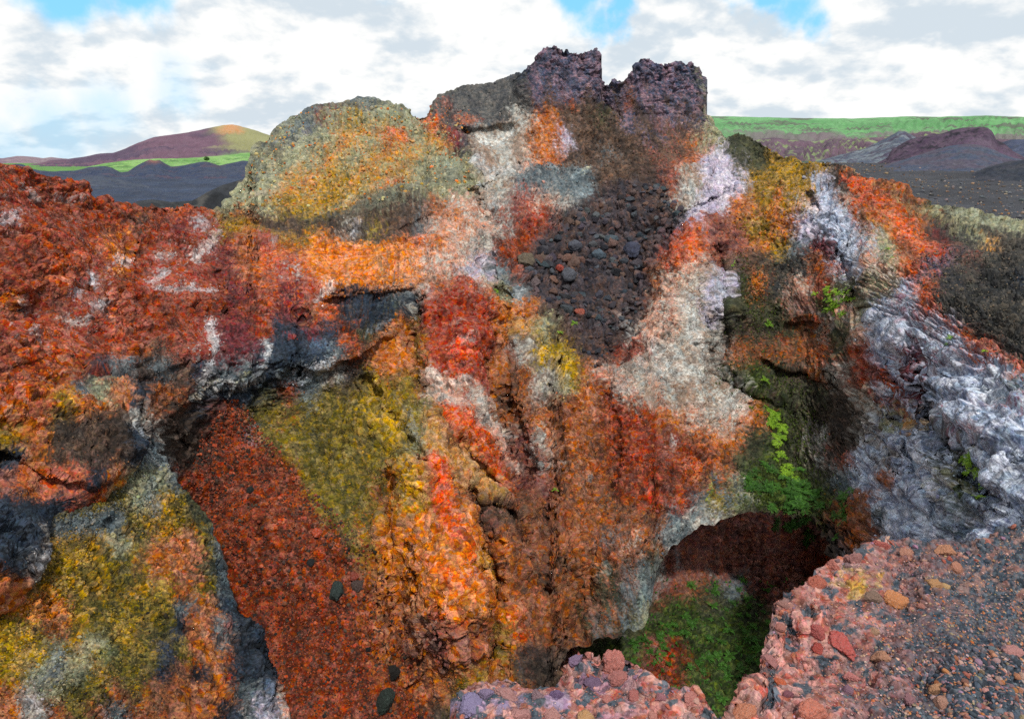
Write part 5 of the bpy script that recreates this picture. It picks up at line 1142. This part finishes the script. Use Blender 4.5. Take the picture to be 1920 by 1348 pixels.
for u, v, px, hx, lab in ((1052, 494, 9, 'b05244', 'small red block among the dark blocks of the scree chute'), (1086, 590, 9, 'a85a4a', 'reddish brown block low in the scree chute'), (1124, 484, 15, '5a6a78', 'blue grey block in the middle of the scree chute'), (1145, 460, 14, '57656f', 'slate blue block high in the scree chute'),
                          (1188, 476, 17, '4a4e62', 'large indigo grey block at the right of the scree chute'), (1066, 515, 17, '575a64', 'largest grey block at the left of the scree chute'), (1058, 594, 15, '4a5258', 'dark slate block at the foot of the scree chute'),
                          (984, 490, 18, '6a6052', 'upright brown grey rock at the left border of the scree chute')):
    p, n = WALL.at(u, v); dist = float((p - CAM) @ np.array([0, math.cos(PITCH), -math.sin(PITCH)]))
    stone_obj('lava_block', int(u) % 12, rock(hx), p, n, px * dist / FPX, lab, 'rock', None, .3, (1, 1, 1), SCREE, MAT_WALL)

rubble('rubble', 'crater_wall', WALL, 60000, 'broken stones lying all over the crater wall', 21)
rubble('slope_rubble', 'crater_slope', SLOPE, 26000, 'broken stones lying on the ochre slope', 22, (1.2, 3.2), dark=.22)

# single rocks in the gully
for u, v, px, hx, lab, st, bank in ((597, 1006, 12, 'd05c3c', 'bright orange rock lying on the red cinder slope', (1, 1, .9), BOULD), (572, 976, 5, 'd0604a', 'small salmon stone above the bright orange rock on the cinder slope', (1, 1, 1), BOULD), (395, 837, 5, 'd8582c', 'small vivid orange stone at the left edge of the cinder gully', (1, 1, 1), BOULD),
                                    (473, 932, 8, '2e3434', 'small dark stone high on the red cinder slope', (1, 1, 1), BOULD), (585, 1066, 8, '2f3032', 'dark stone in the middle of the red cinder slope', (1.2, 1, .8), BOULD), (630, 1112, 20, '3a4644', 'dark wedge shaped rock embedded in the red cinder slope', (1.3, .8, .8), BOULD),
                                    (668, 1100, 13, '5a4a46', 'brown rock beside the dark wedge shaped rock', (1, 1, 1), BOULD), (663, 1080, 9, '9a4c3e', 'reddish stone above the dark wedge shaped rock', (1, 1, 1), BOULD), (716, 1318, 30, '3a4540', 'tall dark grey green rock poking out at the bottom of the cinder slope', (.85, .6, 2.1), BOULD), (738, 1262, 18, '2c2a28', 'black rock behind the tall grey green rock', (.8, .8, 1.4), BOULD),
                                    (688, 1208, 6, '2a2b2d', 'small black stone low on the red cinder slope', (1, 1, 1), BOULD), (580, 1235, 5, 'd05a3c', 'small orange stone low on the red cinder slope', (1, 1, 1), BOULD), (664, 1205, 5, 'e05024', 'tiny flame coloured stone near the small black stone', (1, 1, 1), BOULD), (520, 1075, 5, 'c04a2c', 'small brick red stone on the left of the cinder slope', (1, 1, 1), BOULD)):
    p, n = WALL.at(u, v); dist = float((p - CAM) @ np.array([0, math.cos(PITCH), -math.sin(PITCH)]))
    stone_obj('rock', int(u) % 8, rock(hx), p, n, px * dist / FPX, lab, 'rock', None, .2, st, bank, MAT_WALL)
# cinders of the red gully and stones of the dome: loose masses
sp = []
ec = [rock(h) for h in ('8e3e1f', '632716', 'a64a26', '3c251c', '743320', '4b3d35', '8a4c36', '2b2826')]
while len(sp) < 6500:
    v = random.uniform(745, 1345); u = random.uniform(float(np.interp(v, [745, 900, 1000, 1345], [410, 345, 410, 545])), float(np.interp(v, [745, 900, 1050, 1345], [440, 560, 720, 800])))
    p, n = WALL.at(u, v); dist = float((p - CAM) @ np.array([0, math.cos(PITCH), -math.sin(PITCH)]))
    sp.append((p, n, random.uniform(1.0, 2.0) * (1 + 1.5 * random.random() ** 6) * dist / FPX, jitter(random.choice(ec))))
gravel('cinders', sp, 'loose red cinders covering the gully floor', seed=5)
sp = []
dc = [rock(h) for h in ('a0a07e', '8e8c70', 'c08a44', 'b8763c', 'c4702c', 'bfae78', 'a8862e')]
while len(sp) < 1300:
    u = random.uniform(430, 880); v = random.uniform(200, 420)
    if v < float(interp(CREST)(u)) + 6 or v > 400 - (u - 430) * .12 + 12: continue
    p, n = WALL.at(u, v); dist = float((p - CAM) @ np.array([0, math.cos(PITCH), -math.sin(PITCH)]))
    sp.append((p, n, random.uniform(.9, 1.9) * (1 + 1.6 * random.random() ** 5) * dist / FPX, jitter(random.choice(dc))))
gravel('dome_rubble', sp, 'loose grey and orange rubble on the dome', seed=6)
sp = []
nc = [rock(h) for h in ('3c3c3a', '55524a', '2c2e30', '6a6254', '7a6858')]
while len(sp) < 2200:
    u = random.uniform(1720, 1960); v = random.uniform(430, 720)
    if v < float(interp(CREST)(u)) + 6 or v > 600 + (u - 1790) * .9 or v < 480 - (u - 1720) * .2: continue
    p, n = WALL.at(u, v); dist = float((p - CAM) @ np.array([0, math.cos(PITCH), -math.sin(PITCH)]))
    sp.append((p, n, random.uniform(.9, 2.2) * dist / FPX, jitter(random.choice(nc))))
gravel('slope_gravel', sp, 'loose dark gravel on the right-hand slope', seed=7)

# ------------------------------------------------------------------ ferns
def fern_mesh(name, seed, fronds=9, length=.55, droop=.8, mat=MAT_FERN):
    r = random.Random(seed)
    V = []; F = []
    for k in range(fronds):
        az = k * 2.399 + r.uniform(-.3, .3); L = length * r.uniform(.6, 1.1); lift = r.uniform(.5, 1.3)
        pts = []; p = Vector((0, 0, 0)); nseg = 12
        for i in range(nseg + 1):
            t = i / nseg
            el = lift - droop * 2.0 * t
            pts.append(p.copy())
            p = p + Vector((math.cos(az) * math.cos(el), math.sin(az) * math.cos(el), math.sin(el))) * (L / nseg)
        side = Vector((-math.sin(az), math.cos(az), 0))
        for i in range(nseg):
            a, b = pts[i], pts[i + 1]; t = (i + .5) / nseg
            w = .006
            o = len(V); V += [a - side * w, a + side * w, b + side * w, b - side * w]; F.append((o, o + 1, o + 2, o + 3))
            ll = L * .26 * (math.sin(math.pi * (t * .85 + .12)) ** .8)
            fw = (b - a).normalized()
            for sg in (-1, 1):
                tip = a + side * sg * ll + fw * ll * .45 + Vector((0, 0, -ll * .25 + r.uniform(-.01, .01)))
                hw = L / nseg * .42
                m = (a + tip) * .5
                o = len(V); V += [a, m + fw * hw, tip, m - fw * hw]; F.append((o, o + 1, o + 2, o + 3))
    me = bpy.data.meshes.new(name)
    me.from_pydata([tuple(v) for v in V], [], F); me.materials.append(mat)
    return me


FERN_UP = [fern_mesh('fern', 10 + k, 9, .5, .8, MAT_FERN) for k in range(3)]
FERN_HANG = [fern_mesh('fern', 20 + k, 8, .5, 1.3, MAT_FERN) for k in range(3)]
FERN_PIT = [fern_mesh('fern', 30 + k, 10, .55, .8, MAT_FERN_DARK) for k in range(3)]


def plant(meshes, find, u, v, px, label, group=None, cat='fern', name='fern', up=.6, sink=-.02):
    p, n = find.at(u, v); dist = float((p - CAM) @ np.array([0, math.cos(PITCH), -math.sin(PITCH)]))
    o = bpy.data.objects.new(name, random.choice(meshes)); COL.objects.link(o)
    nn = n * (1 - up) + np.array([0, 0, up]); nn /= np.linalg.norm(nn)
    s = px * dist / FPX / .42
    o.matrix_world = Matrix.Translation(Vector(p + n * .03)) @ rot_to(nn, random.uniform(0, 6.28)).to_4x4() @ Matrix.Scale(s, 4)
    tag(o, label, cat, group)
    return o


def along(pts, k):
    i = random.randrange(len(pts) - 1); t = random.random()
    return pts[i][0] * (1 - t) + pts[i + 1][0] * t + random.gauss(0, k), pts[i][1] * (1 - t) + pts[i + 1][1] * t + random.gauss(0, k)


for _ in range(34):
    u, v = along([(1428, 765), (1455, 795), (1468, 830), (1470, 870), (1490, 895)], 7)
    plant(FERN_HANG, WALL, u, v, random.uniform(9, 17), 'bright yellow green fern in the strip hanging down the wall above the cave', 'ferns in the bright strip above the cave', up=.3)
for _ in range(95):
    u, v = along([(1400, 905), (1440, 920), (1490, 925), (1530, 945), (1440, 955), (1500, 958)], 17)
    if v > float(interp(ARCH)(u)) - 4: continue
    plant(FERN_PIT, WALL, u, v, random.uniform(8, 16), 'green fern growing on the mossy brow just above the cave mouth', 'ferns on the brow of the cave', up=.3)
for _ in range(18):
    u, v = along([(1598, 930), (1595, 960), (1602, 985), (1585, 1010)], 8)
    plant(FERN_PIT, WALL, u, v, random.uniform(8, 15), 'green fern clinging to the wall right of the cave mouth', 'ferns right of the cave mouth', up=.3)
for _ in range(12):
    u, v = along([(1480, 985), (1520, 1000), (1450, 985)], 10)
    plant(FERN_PIT, CAVE, u, v, random.uniform(9, 15), 'dark fern hanging from the roof inside the cave', 'ferns under the cave roof', up=.0)
cnt = 0
while cnt < 110:
    u = random.gauss(1350, 80); v = random.gauss(1200, 75)
    if not (1150 < u < 1520 and 1085 < v < 1360): continue
    if math.hypot((u - 1275) / 38, (v - 1225) / 32) < 1 or (u < 1290 and v < 1130): continue
    plant(FERN_PIT, CAVE, u, v, random.uniform(6, 13), 'green fern growing on the floor of the pit below the cave', 'ferns on the pit floor', up=.9); cnt += 1
for _ in range(22):
    u, v = random.uniform(1175, 1270), random.uniform(1195, 1250)
    plant(FERN_PIT, CAVE, u, v, random.uniform(6, 11), 'small light green fern beside the bare red patch of the pit floor', 'small ferns by the red patch', up=.9)
for _ in range(26):
    u, v = random.gauss(1572, 17), random.gauss(563, 13)
    plant(FERN_UP, WALL, u, v, random.uniform(7, 12), 'yellow green leafy plant in the clump on the upper right-hand wall', 'plants of the upper wall clump', up=.5)
for _ in range(14):
    u, v = random.gauss(1832, 12), random.gauss(885, 20)
    plant(FERN_UP, WALL, u, v, random.uniform(9, 16), 'olive green fern in the tuft under the overhang of the white wall', 'ferns of the white wall tuft', up=.4)
for u, v, px, lab in ((1527, 550, 8, 'tiny bright plant left of the leafy clump on the upper right wall'), (1072, 617, 8, 'tiny bright green plant at the foot of the scree chute'), (1046, 627, 7, 'tiny green tuft just left of the bright plant below the scree'), (930, 547, 8, 'tiny lime green plant at the top of the red rib'), (1776, 625, 9, 'dark green tuft at the top of the white wall'),
                      (1775, 640, 8, 'dark green tuft hanging below another on the white wall'), (1856, 672, 8, 'lone green tuft near the orange band of the white wall'), (1370, 500, 8, 'small mossy tuft on the brown wall beside the white buttress'), (1440, 605, 10, 'mossy tuft on the brown wall under the light streak'), (1430, 715, 11, 'mossy tuft on the dark wall above the fern strip'),
                      (1398, 770, 7, 'dark tuft on the orange patch left of the fern strip'), (1044, 920, 7, 'tiny yellow green tuft on the brown central face'), (1665, 468, 7, 'small green tuft in the pink upper wall'), (1674, 488, 6, 'smaller green tuft just below another in the pink upper wall')):
    plant(FERN_UP, WALL, u, v, px, lab, None, 'plant', 'plant', .5)
# moss and creeping cover that nobody could count
V = []; F = []
def blades(find, n, pick, px):
    global V, F
    for _ in range(n):
        u, v = pick()
        p, nn = find.at(u, v); dist = float((p - CAM) @ np.array([0, math.cos(PITCH), -math.sin(PITCH)]))
        h = random.uniform(.5, 1.2) * px * dist / FPX
        dr = Vector(nn * .6 + np.array([random.gauss(0, .5), random.gauss(0, .5), random.uniform(.0, .9)])).normalized()
        sd = dr.cross(Vector((random.gauss(0, 1), random.gauss(0, 1), random.gauss(0, 1)))).normalized() * h * .22
        b = Vector(p - nn * .01); o = len(V)
        V += [b - sd * .4, b + dr * h * .5 + sd, b + dr * h, b + dr * h * .5 - sd]; F.append((o, o + 1, o + 2, o + 3))
def pick_wall():
    while True:
        u, v = along([(1375, 700), (1440, 740), (1500, 790), (1500, 860), (1450, 910), (1400, 930), (1500, 940), (1560, 950)], 26)
        if v < float(interp(ARCH)(u)) - 3: return u, v
blades(WALL, 3200, pick_wall, 7)
blades(WALL, 500, lambda: along([(1370, 490), (1400, 560), (1450, 610), (1390, 600)], 16), 6)
me = bpy.data.meshes.new('moss'); me.from_pydata([tuple(q) for q in V], [], F); me.materials.append(MAT_MOSS)
o = bpy.data.objects.new('moss', me); COL.objects.link(o); tag(o, 'short moss and grass on the damp wall', kind='stuff')
V = []; F = []
blades(CAVE, 800, lambda: (random.gauss(1340, 90), min(max(random.gauss(1215, 70), 1090), 1420)), 8)
me = bpy.data.meshes.new('undergrowth'); me.from_pydata([tuple(q) for q in V], [], F); me.materials.append(MAT_FERN_DARK)
o = bpy.data.objects.new('undergrowth', me); COL.objects.link(o); tag(o, 'low green undergrowth on the pit floor', kind='stuff')

# ------------------------------------------------------------------ the plain and the far hills
GROUND_Z = -14.0


def at_dist(u, v, D):
    r_ = ray(u, v); h = np.hypot(r_[..., 0], r_[..., 1])
    return CAM + r_ * (np.asarray(D) / h)[..., None]


az = np.linspace(-math.pi * .42, math.pi * .42, 700)
rr = np.geomspace(8, 30000, 420)
A, Rr = np.meshgrid(az, rr)
X = np.sin(A) * Rr; Y = np.cos(A) * Rr


def ground_z(x, y):
    r_ = np.hypot(x, y); a_ = np.arctan2(x, y)
    und = 1.2 * fbm2(x / 60, y / 60, 4, 401) * sstep(40, 150, r_) + 3.0 * fbm2(x / 260, y / 260, 3, 402) * sstep(250, 800, r_)
    rise = sstep(-.1, .2, a_) * 13.5 * sstep(120, 420, r_) + sstep(.1, -.2, a_) * 4 * sstep(200, 600, r_)
    return GROUND_Z + und - 3 * sstep(60, 20, r_) + rise


Z = ground_z(X, Y)
t_ = fbm2(X / 40, Y / 40, 5, 403)[..., None]; t2 = fbm2(X / 9, Y / 9, 4, 404)[..., None]
left_ = sstep(.1, -.1, A)[..., None]
g1 = rock('43464e') * (1 - left_) + rock('39465e') * left_
g2 = rock('35363c') * (1 - left_) + rock('2e384c') * left_
col = g1 * (.5 + .5 * np.tanh(t_ * 2)) + g2 * (.5 - .5 * np.tanh(t_ * 2))
col = col * (1 + .35 * t2)
far_ = sstep(500, 900, Rr)[..., None]
col = col * (1 - far_) + (rock('5b8a45') * (1 + .2 * t_)) * far_
make_obj('lava_plain', np.stack([X, Y, Z], -1), grid_faces(*X.shape), MAT_FAR, col, True, 'structure')


def hill(name, pts, D, foot_D, colf, noise=.05, foot_z=None, shape=1.0, rows=90, du=4, nscale=None, mat=None):
    """a ridge: crest line surveyed at distance D, slope down to the plain at foot_D in front, and a back side"""
    us = np.arange(pts[0][0], pts[-1][0] + .1, du)
    vc = interp(pts)(us) + .8 * fbm2(us / 26, us * 0 + D, 3, 9)
    crest = at_dist(us, vc, np.full(len(us), D))
    hd = crest - CAM; hd[:, 2] = 0; hd /= np.linalg.norm(hd, axis=1, keepdims=True)
    ft = CAM + hd * foot_D; fz = ground_z(ft[:, 0], ft[:, 1]) - 1.0
    bk = CAM + hd * (2 * D - foot_D); fb = np.minimum(ground_z(bk[:, 0], bk[:, 1]) - 1.0, crest[:, 2] - 1)
    crest[:, 2] = np.maximum(crest[:, 2], fz - .5)
    P = []
    for k in range(rows):
        t = k / (rows - 1)
        q = CAM + hd * (foot_D + (D - foot_D) * t)
        q[:, 2] = fz + (crest[:, 2] - fz) * t ** shape
        P.append(q)
    for k in range(1, 20):
        t = k / 19
        q = CAM + hd * (D + (D - foot_D) * 1.0 * t)
        q[:, 2] = crest[:, 2] + (fb - crest[:, 2]) * t ** 1.4
        P.append(q)
    P = np.array(P)[::-1]
    amp = noise * (D - foot_D) * .25
    U_ = np.broadcast_to(us, P.shape[:2]); tt_ = np.broadcast_to(np.linspace(0, 3, P.shape[0])[:, None], P.shape[:2])
    ns = nscale or (D - foot_D) * .35
    tt = np.concatenate([np.linspace(1, 0, 20)[:-1] * 0 + 1, np.linspace(1, 0, rows)])[:, None]
    lock = sstep(0, .12, 1 - tt) if True else 1
    rill = np.abs(fbm2(U_ / 9.0, tt_ * .8 + D, 4, 5))
    bump = fbm2(P[..., 0] / ns, P[..., 1] / ns, 5, int(D) % 90) - .55 * (1 - sstep(0, .3, rill)) - .6 * np.abs(fbm2(P[..., 0] / ns * 1.7, P[..., 1] / ns * 1.7, 3, 3))
    P[..., 2] += amp * bump * lock
    U = np.broadcast_to(us, P.shape[:2])
    return make_obj(name, P, grid_faces(*P.shape[:2]), mat or MAT_FAR, colf(P, U, tt + 0 * U), True, 'structure')


def two(h1, h2, sc, bias=0.0, seed=1, h3=None, b3=.3):
    def f(P, U, T):
        n = fbm2(P[..., 0] / sc, P[..., 1] / sc * 1.3 + P[..., 2] / sc * 2, 5, seed, .6)
        w = sstep(-.25, .25, n + bias)[..., None]
        c = rock(h1) * (1 - w) + rock(h2) * w
        if h3:
            n2 = fbm2(P[..., 0] / sc * 2 + 40, P[..., 1] / sc * 2, 4, seed + 5)
            w = sstep(b3 - .08, b3 + .12, n2)[..., None]; c = c * (1 - w) + rock(h3) * w
        return c * (1 + .18 * fbm2(P[..., 0] / sc * 9, P[..., 1] / sc * 9, 3, seed + 8))[..., None]
    return f


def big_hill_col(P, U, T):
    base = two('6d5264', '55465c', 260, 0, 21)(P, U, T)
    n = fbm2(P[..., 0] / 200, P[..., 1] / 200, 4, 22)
    w = (sstep(385, 440, U + n * 45 + (T - .5) * 30) * sstep(.25, .5, T + n * .15))[..., None]  # pale right flank and tan top: sunlight beside cloud shadow put into the colour
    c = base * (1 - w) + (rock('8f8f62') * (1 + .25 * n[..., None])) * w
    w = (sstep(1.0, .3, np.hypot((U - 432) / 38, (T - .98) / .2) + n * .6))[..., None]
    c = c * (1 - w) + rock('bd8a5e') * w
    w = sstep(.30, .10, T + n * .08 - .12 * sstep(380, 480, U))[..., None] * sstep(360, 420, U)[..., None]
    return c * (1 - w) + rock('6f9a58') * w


hill('hill', [(-200, 300), (-60, 298), (5, 297), (30, 293), (60, 294), (80, 297), (95, 295), (125, 298), (160, 303), (220, 310)], 3200, 2500, two('7a6676', '8a7880', 200, 0, 11), .04)
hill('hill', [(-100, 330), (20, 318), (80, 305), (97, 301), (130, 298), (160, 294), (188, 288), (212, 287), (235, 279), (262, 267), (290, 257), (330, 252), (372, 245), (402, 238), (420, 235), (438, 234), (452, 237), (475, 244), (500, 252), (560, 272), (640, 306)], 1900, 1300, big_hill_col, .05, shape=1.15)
hill('meadow', [(60, 320), (80, 318), (150, 316), (200, 306), (250, 300), (290, 298), (350, 297), (430, 291), (480, 285), (560, 290), (640, 300)], 1150, 900, two('6a9a52', '82ab62', 60, 0, 31, '557c44', .25), .03)
hill('hill', [(-60, 312), (20, 309), (34, 307.5), (42, 308.5), (60, 317), (75, 320), (100, 322), (140, 320), (168, 314), (198, 311), (212, 316), (226, 324), (240, 322), (258, 310), (274, 301.5), (281, 299), (290, 302), (299, 301), (308, 306), (321, 312.5), (342, 311), (370, 305), (386, 303), (398, 306), (411, 311), (428, 307), (455, 302), (490, 303), (560, 312)],
     620, 480, lambda P, U, T: (lambda b, w: b * (1 - w) + rock('86584e') * w)(two('343f58', '3e465a', 40, 0, 41, '4a4254', .3)(P, U, T), (sstep(1, .2, np.hypot((U - 287) / 20, (T - 1) / .22)) * .8)[..., None]), .05)
hill('hill', [(120, 345), (160, 332), (190, 330), (230, 338), (280, 350)], 430, 380, two('3a4356', '444c5c', 25, 0, 44), .05)
hill('hill', [(200, 392), (235, 384), (262, 377), (285, 374), (320, 379), (360, 377), (390, 360), (420, 346), (450, 338), (478, 333), (540, 325), (640, 330)], 130, 75, two('34373c', '26292d', 9, 0, 47, '4b4a48', .3), .1)
hill('hill', [(1200, 216), (1330, 218), (1400, 219.5), (1500, 222), (1600, 222.5), (1660, 220.5), (1700, 218.5), (1760, 219.5), (1850, 217), (1920, 220), (2100, 223), (2400, 226)], 2600, 1100,
     lambda P, U, T: (lambda b, w: b * (1 - w) + rock('74646e') * w)(two('66a066', '58925a', 300, 0, 51, '5c6a58', .22)(P, U, T), (sstep(.62, .40, T + .22 * fbm2(P[..., 0] / 90, P[..., 1] / 200, 5, 53)) * .85)[..., None]), .03, rows=140)
hill('hill', [(1380, 275), (1420, 262), (1450, 258), (1490, 262), (1530, 266), (1560, 259), (1600, 262), (1660, 256), (1740, 246), (1800, 256), (1900, 262), (2100, 262)], 950, 620, two('6a5564', '5a4a58', 45, 0, 61, '7b8a60', .18), .12)
hill('hill', [(1440, 330), (1540, 300), (1580, 290), (1620, 279), (1652, 264), (1684, 247), (1696, 247), (1716, 257), (1760, 275), (1800, 296), (1880, 330)], 640, 540, two('4e5768', '707a84', 16, 0, 66, '4a4658', .2), .08)
hill('hill', [(1780, 330), (1840, 295), (1870, 270), (1895, 262), (1930, 262), (2000, 266), (2200, 270)], 700, 560, two('47506a', '3a4258', 40, 0, 69), .06)
hill('hill', [(1600, 330), (1640, 308), (1664, 296), (1672, 282), (1690, 270), (1706, 262), (1722, 257), (1745, 253), (1770, 250), (1788, 243), (1806, 240), (1840, 238), (1852, 240), (1862, 248), (1868, 262), (1884, 270), (1900, 284), (1930, 300), (1990, 335)],
     470, 400, lambda P, U, T: (lambda b, w: b * (1 - w) + rock('5c4c60') * w)(two('46384c', '564658', 12, 0, 71, '2e2a36', .2)(P, U, T), sstep(1770, 1850, U + (T - .5) * -60)[..., None] * sstep(.9, .6, T)[..., None]), .12)
hill('hill', [(1580, 335), (1650, 312), (1700, 298), (1750, 282), (1780, 274), (1812, 270), (1840, 273), (1870, 284), (1900, 296), (1930, 303), (2000, 330)], 400, 330, two('434c60', '4e4a5a', 14, 0, 76), .06)
hill('hill', [(1800, 335), (1850, 314), (1890, 303), (1930, 299), (2000, 300), (2100, 305)], 330, 280, two('2e3440', '3a3c46', 14, 0, 79), .08)
# a bush far out on the cinder ridge
p = at_dist(np.array([388.0]), np.array([302.0]), np.array([618.0]))[0]
V = []; F = []
for _ in range(260):
    d = np.random.default_rng(len(V)).normal(size=3); d /= np.linalg.norm(d)
    c = d * np.array([2.2, 2.2, 1.6]) * random.random() ** .4 + np.array([0, 0, 1.6])
    e = [Vector(c + np.array([random.gauss(0, .28), random.gauss(0, .28), random.gauss(0, .28)])) for _ in range(4)]
    o_ = len(V); V += e; F.append((o_, o_ + 1, o_ + 2, o_ + 3))
me = bpy.data.meshes.new('bush'); me.from_pydata([tuple(q) for q in V], [], F); me.materials.append(MAT_FERN_DARK)
o = bpy.data.objects.new('bush', me); COL.objects.link(o); o.location = p; tag(o, 'lone round green bush on the distant dark cinder ridge at the left', 'bush')
# rubble scattered over the dark plain
sp = []
rc = [rock(h) for h in ('8a6a50', '6a5a50', '7c7670', '4c4a4c', '94806a', '5c6068')]
while len(sp) < 5200:
    r_ = math.exp(random.uniform(math.log(110), math.log(520))); a_ = random.uniform(.28, .66)
    x, y = math.sin(a_) * r_, math.cos(a_) * r_
    z = float(ground_z(np.array([x]), np.array([y]))[0])
    sp.append((np.array([x, y, z]), np.array([0, 0, 1.0]), random.uniform(.10, .28) * (1 + 2.0 * random.random() ** 4), jitter(random.choice(rc))))
gravel('lava_rubble', sp, 'small blocks strewn over the dark plain', seed=9, mat=MAT_FAR)
print('objects', len(bpy.data.objects))
